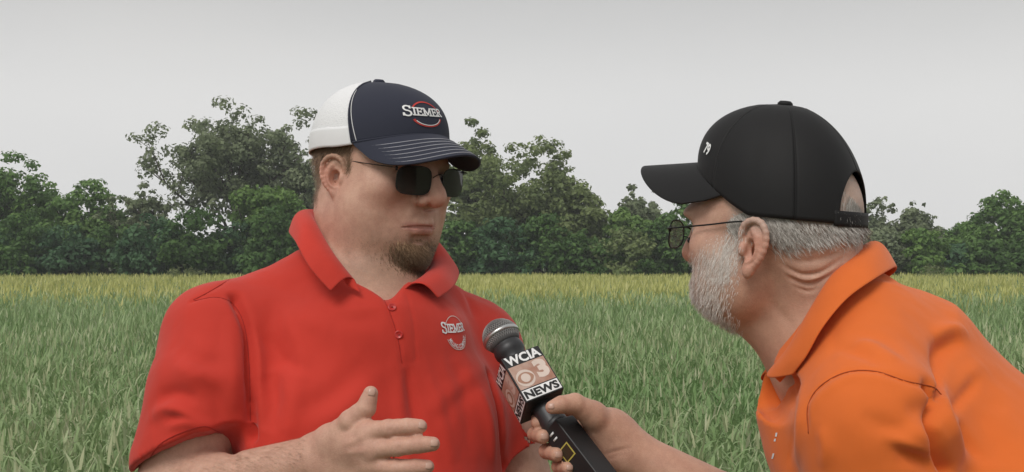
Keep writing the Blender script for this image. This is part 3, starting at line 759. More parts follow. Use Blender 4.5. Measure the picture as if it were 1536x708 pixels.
    body, V, N, faces = build_body(s, (-.66, 1.28, .85), (.20, 2.06, 1.86), .0037, hmask, root, SKIN, colr, post, zone_lh)
    bvh = tri_bvh(V, faces); q = LH.inv(V)
    # nails
    for nm, c, ax in (('fingernail', P(632, 638.5, 1.375), P(637, 638.4, 1.375)), ('fingernail', P(651, 665, 1.371), P(656, 665, 1.371)), ('fingernail', P(643, 699, 1.377), P(648, 699, 1.377))):
        pass
    # goatee: longer hair on the chin, short stubble along the jaw
    def pick(w, n):
        w = np.clip(w, 0, None); return RNG.choice(len(V), n, p=w / w.sum())
    go = gmask(q, (0, 66, -88), (29, 30, 20)) * np.clip((-70 - q[:, 2]) / 10, 0, 1) * (q[:, 1] > 24)
    i = pick(go**1.6 * (N[:, 2] < .6), 16000); qi = q[i]
    d = N[i] * .42 + LH.Z * -.85 + LH.Y * .22
    ln = (.004 + .021 * np.clip(go[i], 0, 1)**1.3) * RNG.uniform(.6, 1.15, len(i))
    tone = RNG.uniform(0, 1, len(i))[:, None]; cl = np.array((.13, .072, .040)) * (1 - tone**1.5) + np.array((.52, .34, .20)) * tone**1.5
    fr = np.clip((qi[:, 2] + 88) / 18, 0, 1)[:, None]; cl = cl * (.55 + .8 * fr)
    bd = hair_mesh('beard', V[i], d, ln, root, HAIR, N[i], .00065, 4, .5, .6, cl)
    tag(bd, 'short brown goatee on the chin')
    st = beard_mask(q) * np.clip((q[:, 2] + 125) / 25, 0, 1) * (1 - .5 * go) ; i = pick(st**2 * (q[:, 2] > -130), 1800)
    hair_mesh('stubble', V[i], N[i] * .5 - LH.Z * .5 + nrm(RNG.normal(size=(len(i), 3))) * .5, RNG.uniform(.0015, .0035, len(i)), root, HAIR, N[i], .0002, 2, .2, .3,
              np.array((.22, .135, .085)) * RNG.uniform(.6, 1.6, (len(i), 1)))
    # short hair round the ears and nape, below the cap
    hm = scalp_mask(q) * (q[:, 2] < 62) * (q[:, 2] > -42) * (np.linalg.norm(q - np.array((np.sign(q[:, 0])[0] * 0, 0, 0)), axis=1) < 140) * (np.abs(q[:, 0]) < 84) * ~((q[:, 1] > -32) & (q[:, 1] < 17) & (q[:, 2] < 38) & (np.abs(q[:, 0]) > 66))
    i = pick(hm, 9000); hair_mesh('hair', V[i], N[i] * .25 - LH.Z * .9 - LH.Y * .35, RNG.uniform(.005, .013, len(i)), root, HAIR, N[i], .0005, 3, .1, .2,
              np.array((.20, .125, .075)) * RNG.uniform(.6, 1.7, (len(i), 1)))
    # fine hair on the forearm
    ax = nrm(L_WR - L_EL); t = ((V - L_EL) @ ax) / np.linalg.norm(L_WR - L_EL)
    dd = np.linalg.norm(V - L_EL - np.outer((V - L_EL) @ ax, ax), axis=1)
    w = ((t > .15) & (t < 1.02) & (dd < .07)).astype(float) * (N[:, 2] > -.3)
    i = pick(w, 2600); hair_mesh('arm_hair', V[i], N[i] * .35 + ax * .7 + np.array((0, 0, -.3)), RNG.uniform(.006, .014, len(i)), root, HAIR, N[i], .0002, 3, .2, .5,
              np.array((.34, .22, .14)) * RNG.uniform(.6, 1.5, (len(i), 1)))
    # eyes behind the dark lenses
    for sd in (-1, 1): eye(LH, sd, root, (.18, .26, .34))
    return root, V, faces
def eye(T, sd, root, iris):
    c = T(31 * sd, 76.5, 9); r = 12.6 * T.k
    nu, nv = 18, 24; v = []; col = []
    for i in range(nu + 1):
        a = math.pi * i / nu
        for j in range(nv):
            b = 2 * math.pi * j / nv; v.append(c + r * (T.Y * math.cos(a) + T.X * math.sin(a) * math.cos(b) + T.Z * math.sin(a) * math.sin(b)))
            col.append((.01, .01, .01) if a < R(11) else iris if a < R(27) else (.75, .70, .66))
    mesh_obj('eyeball', np.array(v), grid_faces(nu + 1, nv, cv=True), EYE, root, True, np.array(col))
EYE = attr_mat('eye', .12, .6)

def cloth_noise(V, N, amp, sc, seed=0):
    o = np.array([noise.noise(Vector((v[0] * sc[0] + seed, v[1] * sc[1], v[2] * sc[2]))) for v in V])
    return V + N * (amp * o)[:, None]

def collar_mesh(name, fold, edge, base, parent, mat, bulge, thick=.0022, n=70, ncr=9):
    """turned-down collar: stand rises from base to the fold line, leaf falls to the edge"""
    f, e, b = catmull(fold, n), catmull(edge, n), catmull(base, n); rows = []
    bl = catmull(bulge, n)
    for t in np.linspace(0, 1, 5)[:-1]: rows.append(b + (f - b) * t)
    for t in np.linspace(0, 1, ncr):
        ang = t; p = f + (e - f) * t + bl * (math.sin(math.pi * min(1, t * 1.15 + .12)) if t < .9 else .25 * (1 - t) * 4)[..., None] if False else f + (e - f) * t + bl * (math.sin(math.pi * t**.55))
        rows.append(p)
    rows = np.array(rows); nu, nv = rows.shape[:2]
    o = mesh_obj(name, rows.reshape(-1, 3), grid_faces(nu, nv), mat, parent)
    md = o.modifiers.new('thick', 'SOLIDIFY'); md.thickness = thick; md.offset = 0
    md = o.modifiers.new('sub', 'SUBSURF'); md.levels = 1; md.render_levels = 1
    return o, rows

RED = fabric_mat('red_polo_knit', (.56, .040, .024), weave=1400)
ORANGE = fabric_mat('orange_polo_cloth', (.74, .155, .026), weave=1800)
def stitch_line(name, pts, parent, mat, r=.0006, off=None):
    b = MB(); b.tube(pts, r, 5); return b.obj(name, mat, parent)
def surf_path(bvh, px, n=40, lift=.0006):
    q = catmull(np.array(px, float), n); out = []
    for x, y in q:
        h, nn = cast_px(bvh, x, y)
        if h is not None: out.append(h + nn * lift)
    return np.array(out)

def left_shirt(root):
    s = SDF()
    s.ell(LT(0, 22, 1330), (.195, .150, .22), .05, LT.M)
    s.ell(LT(0, 62, 1130), (.205, .185, .24), .06, LT.M)
    s.ell(LT(0, 30, 900), (.20, .165, .16), .06, LT.M)
    for sd in (-1, 1): s.ell(LT(sd * 85, 100, 1330), (.095, .065, .085), .05, LT.M)
    for sd in (-1, 1): s.cone(LT(sd * 45, -8, 1512), LT(sd * (190 if sd < 0 else 172), -4, 1452 if sd < 0 else 1442), .062, .076 if sd < 0 else .066, .05)
    s.cone(LT(0, -10, 1500), LT(0, 20, 1440), .09, .12, .05)
    # right sleeve, wide and falling away from the arm; left sleeve
    g = SDF(); g.cone(L_SH, P(314, 585, 1.62), .070, .073, .035); g.cone(P(314, 585, 1.62), P(296, 725, 1.595), .074, .078, .02)
    g.cone(P(314, 585, 1.62), P(258, 690, 1.60), .062, .046, .03)
    g.plane(P(262, 684, 1.60), nrm(np.array((.36, -.30, -.88)))); g.cone(P(300, 600, 1.62), L_EL, .050, .066, .002, op='-')
    s.union(g, P(290, 600, 1.62), .22, .030)
    g = SDF(); g.cone(LT(188, 0, 1425), P(784, 720, 1.80), .068, .076, .03); g.plane(P(795, 668, 1.80), nrm(np.array((.42, -.10, -.90))))
    g.cone(P(765, 600, 1.80), P(800, 790, 1.78), .050, .056, .002, op='-'); s.union(g, P(770, 560, 1.82), .22, .030)
    s.ell(LT(0, 80, 1468), (.11, .055, .05), .04, LT.M)
    s.cone(LT(0, 28, 1480), LH(0, 0, -40), .055, .072, .006, op='-')
    s.cone(LT(0, 136, 1512), LT(0, 100, 1560), .008, .055, .006, op='-')
    s.plane(LT(0, 0, 850), (0, 0, -1), br=.45)
    h = .0038
    V, F = s.mesh((-.66, 1.38, .82), (.22, 2.05, 1.60), h); V = s.project(V, 1); N = mesh_normals(V, F)
    V = cloth_noise(V, N, .0030, (9, 9, 5), 3); V = cloth_noise(V, N, .0013, (30, 30, 12), 11); V = cloth_noise(V, N, .0005, (75, 75, 45), 5)
    N = mesh_normals(V, F); bvh = tri_bvh(V, F)
    folds = [([(420, 470), (450, 520), (455, 580)], .003, .012), ([(395, 500), (425, 540), (470, 560)], -.003, .010), ([(650, 640), (690, 600), (730, 570)], -.0022, .012), ([(640, 620), (680, 585), (725, 550)], .0022, .012), ([(560, 640), (590, 660), (600, 700)], -.003, .010), ([(500, 470), (540, 480), (575, 470)], -.002, .012), ([(270, 520), (300, 540), (335, 545)], -.003, .012), ([(262, 545), (295, 562), (340, 575)], .003, .012),
        ([(352, 445), (371, 500), (376, 580), (377, 655)], -.010, .007, False), ([(360, 470), (384, 540), (388, 640)], .005, .012),
        ([(345, 470), (350, 560), (345, 640)], .004, .012),
        ([(235, 600), (262, 590), (300, 600)], -.005, .010), ([(228, 625), (255, 612), (290, 625), (318, 645)], .006, .009), ([(255, 628), (285, 622), (315, 632)], -.005, .006),
        ([(250, 640), (280, 636), (306, 642)], .004, .007), ([(300, 560), (325, 600), (345, 640)], -.004, .012),
        ([(400, 560), (410, 600), (400, 650)], -.005, .014), ([(425, 540), (440, 600), (430, 655)], .004, .016),
        ([(470, 640), (520, 610), (560, 570)], .003, .014), ([(440, 620), (500, 590), (550, 540)], -.003, .016),
        ([(380, 440), (440, 470), (500, 500)], .002, .014), ([(365, 400), (420, 430), (470, 450)], -.002, .010),
        ([(610, 545), (618, 600), (640, 690)], -.004, .008), ([(600, 560), (600, 620), (612, 700)], .003, .010), ([(640, 560), (660, 620), (680, 700)], .003, .012),
        ([(680, 540), (700, 600), (705, 690)], -.003, .014), ([(735, 560), (752, 620), (757, 700)], -.007, .007, False), ([(720, 580), (735, 640), (740, 700)], .004, .010),
        ([(680, 410), (700, 440), (715, 480)], -.0025, .008), ([(660, 400), (690, 440), (700, 470)], .002, .008),
        ([(575, 446), (585, 470), (596, 505), (603, 545)], -.0016, .0026, False), ([(610, 440), (618, 470), (622, 500), (624, 540)], -.0010, .0024, False), ([(603, 546), (624, 542)], -.0010, .0022, False),
        ([(596, 450), (604, 480), (611, 540)], .0016, .010),
        ([(437, 368), (400, 388), (360, 410), (315, 437), (287, 452)], -.0016, .0026, False),
        ([(287, 452), (320, 444), (345, 452), (368, 470), (374, 520), (376, 560)], -.0016, .0028, False),
    ]
    V = strokes(V, N, bvh, [(f_[0], f_[1] * (1.45 if abs(f_[1]) > .0024 else 1), *f_[2:]) for f_ in folds])
    o = mesh_obj('polo_shirt', V, F, RED, root); tag(o, 'red knit polo shirt with short sleeves')
    bvh = tri_bvh(V, F)
    # collar
    fold = [P(531, 417, 1.625), P(512, 394, 1.628), P(493, 369, 1.645), P(472, 332, 1.685), P(466, 315, 1.74), P(500, 318, 1.80), P(565, 325, 1.825), P(628, 345, 1.81), P(652, 385, 1.77), P(640, 408, 1.70), P(617, 425, 1.655)]
    edge = [P(496, 437, 1.590), P(478, 418, 1.596), P(461, 396, 1.607), P(444, 364, 1.645), P(436, 345, 1.74), P(485, 345, 1.850), P(570, 350, 1.875), P(650, 372, 1.86), P(686, 402, 1.80), P(682, 428, 1.71), P(657, 448, 1.655)]
    base = [P(541, 440, 1.612), P(518, 425, 1.622), P(505, 393, 1.655), P(488, 362, 1.69), P(485, 350, 1.74), P(510, 350, 1.79), P(565, 355, 1.81), P(620, 370, 1.80), P(640, 405, 1.77), P(630, 425, 1.71), P(603, 437, 1.66)]
    ctr = P(560, 400, 1.73)
    bulge = [nrm(np.array((e - ctr)[:2].tolist() + [0])) * .010 + np.array((0, 0, .004)) for e in edge]
    c, rows = collar_mesh('collar', fold, edge, base, o, RED, np.array(bulge))
    # hem stitching, buttons
    for px in ([(445, 365), (463, 396), (497, 431)],): pass
    st = MB()
    for px in ([(222, 690), (246, 662), (300, 640), (330, 648)],):
        pp = surf_path(bvh, px)
        if len(pp) > 3: st.tube(pp, .0005, 4)
    if st.n: st.obj('hem_stitching', RED_D, o)
    for px, py in ((598, 502), (588, 461)):
        h_, n_ = cast_px(bvh, px, py); b = MB(); n_ = nrm(n_)
        b.lathe(h_ - n_ * .0005, n_, [(.0001, 0), (.0052, .0), (.0056, .0012), (.0052, .0022), (.0040, .0020), (.0036, .0015), (.0001, .0015)], 20)
        bo = b.obj('button', RED_BTN, o)
        b = MB(); ux = nrm(np.cross(n_, (0, 0, 1)))
        b.tube([h_ + n_ * .0014 - ux * .0016, h_ + n_ * .0022, h_ + n_ * .0014 + ux * .0016], .0005, 5); b.obj('thread', RED_D, bo)
    for px in ([(437, 368), (400, 388), (360, 410), (315, 437), (290, 450)], [(292, 451), (325, 446), (350, 457), (367, 490), (374, 550), (376, 640)], [(575, 448), (585, 470), (596, 505), (603, 545)]):
        pp = surf_path(bvh, px, 40, .0002)
        if len(pp) > 3: stitch_line('seam', pp, o, RED_D, .0005)
    return o, bvh
RED_D = simple_mat('dark_red_thread', (.34, .018, .013), .8)
RED_BTN = simple_mat('red_button_plastic', (.50, .03, .025), .3, .5)

# ------------------------------------------------------------------ man in the orange polo
RD = .888
def Q(px, py, d): return P(px, py, d * RD)
RF = nrm((-.809, .588))
RH = Frame((.295, 1.379, 1.576), RF, R(-7), 0, 1.0)
R_WR, R_EL = P(938, 676, 1.640), P(1205, 825, 1.60)
R_SH_N = Q(1312, 640, 1.375)                                   # near (left) shoulder
def right_man():
    zone_rh = head_zone(RH)
    root = empty('person', (.60, 1.50, 0), 'bearded older man in orange polo leaning in with the microphone', 'person')
    s = SDF()
    s.cone(RH(0, -36, -4), Q(1258, 495, 1.56), .058, .062, .03)
    s.cone(RH(0, 18, -62), Q(1222, 510, 1.555), .042, .050, .035)
    s.cone(Q(1290, 545, 1.48), Q(1300, 545, 1.68), .053, .053, .04)
    s.cone(Q(1290, 560, 1.56), Q(1480, 760, 1.50), .088, .10, .05)
    add_head(s, RH, heavy=.35, old=2.2, back=8)
    for sd in (-1, 1): add_ear(s, RH, sd, .95, (0, 2, -1), lean=.12)
    # far (right) arm reaching to the microphone
    sh = np.array((.50, 1.53, 1.39)); s.cone(Q(1300, 545, 1.68), sh, .05, .05, .03)
    s.cone(sh, R_EL, .052, .044, .02)
    fm = R_EL + (R_WR - R_EL) * .35; s.cone(R_EL, fm, .043, .044, .02); s.cone(fm, R_WR, .043, .0305, .02)
    hand_grip(s)
    # near (left) arm hanging down inside its sleeve
    el = np.array((.37, 1.20, 1.10)); s.cone(Q(1300, 545, 1.48), R_SH_N, .05, .05, .03); s.cone(R_SH_N, el, .048, .043, .02)
    wr = el + np.array((-.12, .02, -.20)); s.cone(el, wr, .044, .029, .02)
    s.cone(wr, wr + np.array((-.03, 0, -.07)), .031, .036, .02, flat=((0, 1, 0), .55))
    hb = wr + np.array((-.035, 0, -.08))
    for i in range(4):
        b0 = hb + np.array((.022 - .016 * i, .0, -.012)); finger(s, [b0, b0 + (-.01, 0, -.035), b0 + (-.006, .01, -.06), b0 + (.002, .018, -.078)], .0105, .008)
    finger(s, [wr + (-.03, -.01, -.02), hb + (-.045, .0, .01), hb + (-.05, .005, -.025)], .014, .009)
    hmask = lambda V: (((V - RH.o)**2).sum(1) < .18**2) | ((V[:, 0] < .30) & (V[:, 2] < 1.44))
    base, ruddy = np.array((.575, .335, .245)), np.array((.59, .25, .18))
    def bm_(q):
        x = np.abs(q[:, 0])
        b = np.clip((62 - q[:, 1]) / 8, 0, 1) * 0
        chk = np.clip((q[:, 1] + 2 + .14 * (q[:, 2])) / 26, 0, 1) * np.clip((20 - q[:, 2] - .62 * (q[:, 1] - 26)) / 30, 0, 1) * np.clip((q[:, 2] + 112) / 14, 0, 1)
        mus = gmask(q, (0, 96, -42), (26, 14, 9)); return np.clip(chk + mus, 0, 1)
    def sc_(q):
        side = np.clip((q[:, 2] - 10) / 14, 0, 1) * np.clip((30 - q[:, 1]) / 14, 0, 1) * (np.abs(q[:, 0]) > 40)
        back = np.clip((-22 - q[:, 1]) / 22, 0, 1) * np.clip((q[:, 2] + 6 - .36 * (-30 - q[:, 1])) / 20, 0, 1)
        return np.clip(side + back, 0, 1) * (np.linalg.norm(q - np.array((0, -10, 36)), axis=1) < 112)
    def colr(V, N):
        q = RH.inv(V); c = face_color(q, base, ruddy, (.48, .22, .18))
        c = lerp_col(c, (.56, .46, .40), bm_(q) * .55); c = lerp_col(c, (.45, .38, .33), sc_(q) * .5)
        nk = np.clip((-30 - q[:, 2]) / 30, 0, 1); c = lerp_col(c, (.56, .30, .20), nk * .35)
        return c
    def post(V, N, bvh):
        return strokes(V, N, bvh, [
            ([(1172, 396), (1202, 411), (1235, 407), (1270, 384)], -.0034, .0030), ([(1180, 414), (1206, 426), (1232, 420), (1255, 404)], -.0028, .0026), ([(1192, 430), (1212, 437), (1230, 431)], -.0020, .0024), ([(1176, 404), (1204, 419), (1234, 414), (1262, 394)], .0016, .0032), ([(1170, 380), (1205, 392), (1245, 384), (1280, 364)], -.0020, .0040),
            ([(1178, 398), (1206, 411), (1242, 405), (1266, 388)], .0022, .0028), ([(1190, 418), (1215, 428), (1235, 424)], -.0018, .0030),
            ([(1150, 440), (1170, 470), (1190, 490)], -.0015, .006), ([(1040, 330), (1062, 318), (1090, 312)], -.0008, .003),
            ([(1052, 316), (1058, 308), (1066, 303)], -.0010, .0022),
            ([(905, 683), (925, 677), (945, 672)], -.0016, .003), ([(908, 690), (925, 684), (940, 680)], -.0010, .003),
            ([(880, 650), (895, 672), (905, 690)], -.0012, .005)])
    body, V, N, faces = build_body(s, (-.02, 1.06, .68), (.62, 1.78, 1.74), .0039, hmask, root, SKIN, colr, post, zone_rh)
    q = RH.inv(V)
    def pick(w, n):
        w = np.clip(w, 0, None); return RNG.choice(len(V), n, p=w / w.sum())
    bw = bm_(q); i = pick(bw**1.5 * (np.abs(q[:, 0]) < 84), 16000)
    g = RNG.uniform(0, 1, len(i))[:, None]; cl = np.array((.50, .40, .34)) * (1 - g) + np.array((.84, .79, .74)) * g
    hair_mesh('beard', V[i], N[i] * .16 - RH.Z * .85 + RH.Y * .12, RNG.uniform(.004, .009, len(i)) * (.45 + .55 * bw[i]), root, HAIR, N[i], .0005, 3, .25, .4, cl)
    hw = sc_(q) * ~((q[:, 1] > -32) & (q[:, 1] < 20) & (q[:, 2] < 36) & (np.abs(q[:, 0]) > 77)) * (q[:, 2] < 36) * (np.abs(q[:, 0]) < 80); i = pick(hw, 12000)
    g = RNG.uniform(0, 1, len(i))[:, None]; cl = np.array((.24, .20, .17)) * (1 - g) + np.array((.78, .74, .69)) * g
    hair_mesh('hair', V[i], N[i] * .04 - RH.Z * .62 - RH.Y * .70, RNG.uniform(.006, .016, len(i)), root, HAIR, N[i], .0006, 3, .35, .5, cl)
    # tuft through the back opening of the cap
    w = np.exp(-((q - np.array((0, -96, 50)))**2).sum(1) / (2 * 13**2)) * (q[:, 1] < -60); i = pick(w, 2600)
    g = RNG.uniform(0, 1, len(i))[:, None]; cl = np.array((.24, .20, .17)) * (1 - g) + np.array((.76, .72, .67)) * g
    hair_mesh('hair', V[i], N[i] * .10 - RH.Z * .6 + RH.X * .35, RNG.uniform(.010, .020, len(i)), root, HAIR, N[i], .0006, 3, .6, .6, cl)
    for sd in (-1, 1): eye(RH, sd, root, (.20, .24, .26))
    return root, V, faces
def hand_grip(s):
    """right hand round the transmitter: thumb along the near side, fingertips curling back into view"""
    pc = P(915, 652, 1.645)
    s.cone(R_WR, P(905, 655, 1.645), .030, .030, .02)
    s.cone(P(918, 640, 1.64), P(890, 640, 1.65), .024, .022, .015)
    s.cone(P(930, 655, 1.635), P(888, 622, 1.615), .024, .0165, .015)            # ball of the thumb
    finger(s, [P(890, 622, 1.612), P(862, 606, 1.598), P(842, 607, 1.588), P(828, 611, 1.583)], .0165, .0085, .010)
    kn = [P(880, 618, 1.68), P(890, 640, 1.685), P(898, 664, 1.68), P(905, 686, 1.67)]
    for k_ in kn: s.cone(P(925, 660, 1.655), k_, .022, .014, .012)
    finger(s, [kn[0], P(835, 612, 1.685), P(808, 624, 1.655), P(806, 634, 1.630)], .0115, .0085)
    finger(s, [kn[1], P(840, 635, 1.690), P(803, 651, 1.645), P(814, 655, 1.612)], .0118, .0095)
    finger(s, [kn[2], P(858, 664, 1.680), P(820, 677, 1.630), P(835, 682, 1.598)], .0115, .0092)
    finger(s, [kn[3], P(872, 692, 1.665), P(838, 700, 1.620), P(852, 702, 1.590)], .0105, .0084)

def right_shirt(root):
    s = SDF()
    A = Q(1318, 610, 1.56); B = np.array((.70, 1.28, 1.06))
    lat = nrm(np.array((.588, .809, 0)))
    s.cone(A, (A + B) / 2, .126, .155, .04, flat=(lat, 1.25)); s.cone((A + B) / 2, B, .155, .165, .04, flat=(lat, 1.1))
    s.cone(B, B + np.array((.02, 0, -.14)), .17, .165, .05)
    s.cone(Q(1236, 610, 1.53), Q(1290, 700, 1.50), .044, .09, .05)
    s.cone(Q(1275, 485, 1.56), Q(1335, 545, 1.56), .062, .090, .04)
    # near shoulder and sleeve
    s.cone(Q(1290, 500, 1.50), R_SH_N, .055, .069, .045)
    el = np.array((.37, 1.20, 1.10)); ax = nrm(el - R_SH_N)
    g = SDF(); g.cone(R_SH_N, R_SH_N + ax * .26, .068, .074, .03); g.plane(R_SH_N + ax * .215, ax); g.cone(R_SH_N + ax * .12, el, .05, .056, .002, op='-')
    s.union(g, R_SH_N + ax * .1, .25, .026)
    sh = np.array((.50, 1.53, 1.39)); ax2 = nrm(R_EL - sh); s.cone(Q(1290, 500, 1.62), sh, .055, .066, .04)
    g = SDF(); g.cone(sh, sh + ax2 * .24, .066, .070, .03); g.plane(sh + ax2 * .18, ax2); g.cone(sh + ax2 * .1, R_EL, .05, .056, .002, op='-')
    s.union(g, sh + ax2 * .1, .25, .026)
    # neck and open placket
    s.cone(Q(1262, 505, 1.56), RH(0, -20, -20), .057, .064, .006, op='-')
    s.cone(Q(1165, 570, 1.55), Q(1235, 500, 1.56), .032, .053, .010, op='-')
    for (ex, ey, er) in ((1166, 574, .019), (1162, 592, .0165), (1160, 610, .0125)):
        s.ell(Q(ex, ey, 1.49), (er, .075, .017), .004, None, '-')
    s.plane(B + np.array((.02, 0, -.20)), (0, 0, -1), br=.5)
    V, F = s.mesh((.16, 1.02, .80), (.95, 1.72, 1.62), .0040); V = s.project(V, 1); N = mesh_normals(V, F)
    V = cloth_noise(V, N, .0035, (8, 8, 8), 21); V = cloth_noise(V, N, .0013, (28, 28, 18), 31); V = cloth_noise(V, N, .0005, (70, 70, 50), 8)
    N = mesh_normals(V, F); bvh = tri_bvh(V, F)
    folds = [
        ([(1212, 640), (1212, 605), (1232, 578), (1268, 558), (1312, 557), (1360, 572), (1398, 580)], -.0022, .0030, False),
        ([(1215, 650), (1218, 612), (1240, 588), (1272, 568), (1312, 567), (1358, 582)], .0022, .006),
        ([(1398, 580), (1410, 600), (1400, 640), (1412, 680), (1425, 708)], -.012, .008, False), ([(1425, 600), (1425, 640), (1445, 690)], .006, .012),
        ([(1440, 505), (1412, 525), (1404, 560)], -.008, .010), ([(1450, 498), (1425, 498), (1405, 512)], .006, .010),
        ([(1475, 545), (1445, 575), (1425, 620)], .004, .012), ([(1460, 560), (1430, 600), (1415, 650)], -.004, .010),
        ([(1350, 650), (1385, 655), (1405, 668)], .005, .010), ([(1340, 690), (1375, 688), (1405, 700)], -.004, .008), ([(1360, 620), (1385, 612), (1400, 600)], -.004, .010),
        ([(1280, 515), (1310, 520), (1350, 545)], .0025, .010), ([(1290, 500), (1330, 515), (1370, 545)], -.002, .010),
        ([(1320, 418), (1345, 420), (1370, 425)], -.0015, .005), ([(1318, 424), (1340, 428), (1362, 436)], .0015, .005),
        ([(1190, 575), (1192, 620), (1185, 690)], -.0012, .0030, False), ([(1205, 570), (1200, 640), (1195, 700)], .003, .010),
        ([(1500, 580), (1480, 640), (1490, 700)], -.003, .02), ([(1406, 540), (1410, 570), (1414, 596), (1404, 640)], -.009, .005), ([(1330, 655), (1365, 668), (1400, 690)], .004, .006), ([(1335, 668), (1370, 684), (1405, 706)], -.004, .006), ([(1420, 640), (1440, 600), (1470, 560)], -.004, .006), ([(1290, 620), (1330, 640), (1370, 645)], -.0025, .009), ([(1230, 640), (1240, 670), (1235, 705)], .003, .008), ([(1255, 520), (1290, 530), (1320, 548)], -.0025, .007), ([(1440, 630), (1452, 660), (1470, 690)], -.004, .007), ([(1245, 480), (1250, 520), (1245, 555)], -.001, .006)]
    V = strokes(V, N, bvh, [(f_[0], f_[1] * (1.5 if abs(f_[1]) > .0024 else 1), *f_[2:]) for f_ in folds])
    o = mesh_obj('polo_shirt', V, F, ORANGE, root); tag(o, 'orange polo shirt with open collar')
    bvh = tri_bvh(V, F)
    fold = [Q(1152, 556, 1.505), Q(1182, 519, 1.470), Q(1210, 469, 1.458), Q(1243, 415, 1.468), Q(1276, 380, 1.50), Q(1299, 364, 1.55), Q(1292, 375, 1.61), Q(1255, 420, 1.65), Q(1205, 480, 1.65), Q(1152, 556, 1.60)]
    edge = [Q(1190, 562, 1.440), Q(1210, 534, 1.420), Q(1235, 490, 1.412), Q(1272, 447, 1.422), Q(1318, 415, 1.455), Q(1344, 401, 1.535), Q(1335, 415, 1.64), Q(1275, 455, 1.70), Q(1215, 515, 1.69), Q(1150, 575, 1.63)]
    base = [Q(1170, 575, 1.51), Q(1200, 540, 1.485), Q(1228, 495, 1.475), Q(1258, 445, 1.485), Q(1283, 412, 1.51), Q(1300, 398, 1.55), Q(1295, 408, 1.60), Q(1262, 450, 1.635), Q(1220, 505, 1.635), Q(1170, 575, 1.60)]
    ctr = Q(1240, 470, 1.55); axn = nrm(RH(0, -20, -20) - Q(1262, 505, 1.56))
    bl = []
    for e_, f_ in zip(edge, fold):
        v = f_ - ctr; v = v - axn * (v @ axn); bl.append(nrm(v) * .010)
    collar_mesh('collar', fold, edge, base, o, ORANGE, np.array(bl))
    od = simple_mat('dark_orange_thread', (.38, .07, .014), .8)
    for px in ([(1213, 650), (1212, 610), (1230, 580), (1268, 559), (1312, 557), (1360, 572), (1398, 580), (1412, 592)],):
        pp = surf_path(bvh, px, 60, .0003)
        if len(pp) > 3: stitch_line('seam', pp, o, od, .0006)
    return o, bvh

def nails(V, F, parent, items, mat):
    """finger nails laid on the finger where a sight line meets it: (px, py, direction px, length, width)"""
    bvh = tri_bvh(V, F)
    for px, py, dx, dy, ln, wd in items:
        h, n = cast_px(bvh, px, py)
        if h is None: continue
        h2, _ = cast_px(bvh, px + dx, py + dy); t = P(px + dx, py + dy, h[1]) - P(px, py, h[1]); t = nrm(t - n * (t @ n)); b = np.cross(n, t)
        v = []; nu, nv = 8, 6
        for i in range(nu + 1):
            for j in range(nv + 1):
                x = (i / nu - .5) * ln; y = (j / nv - .5) * wd * (1 - .25 * max(0, i / nu - .6) / .4) * (1 - .2 * max(0, .3 - i / nu) / .3)
                o = h + t * x + b * y + n * .02; r = bvh.ray_cast(Vector(o), Vector(-n), .06); p = np.array(r[0]) if r[0] is not None else h + t * x + b * y
                v.append(p + n * (.0004 + .0003 * i / nu))
        o = mesh_obj('fingernail', np.array(v), grid_faces(nu + 1, nv + 1), mat, parent); sm = o.modifiers.new('t', 'SOLIDIFY'); sm.thickness = .0006
NAIL = simple_mat('nail', (.58, .36, .28), .28, .5, var=.06)
def placket_logo(shirt, bvh):
    """edge of the white embroidered badge seen on the front of the orange shirt"""
    for px, py, ln, tl in ((1165, 652, 6, .15), (1163, 660, 4, .2), (1160, 684, 8, .25)):
        v = []
        for i in range(7):
            for w_ in (-1.3, 1.3):
                h, n = cast_px(bvh, px + w_ + tl * (3 - i) * ln / 6, py + (i - 3) * ln / 6)
                if h is None: h, n = cast_px(bvh, px + 8, py)
                if h is not None: v.append(h + n * .0006)
        if len(v) == 14: mesh_obj('badge', np.array(v), grid_faces(7, 2), WHITE_T, shirt)
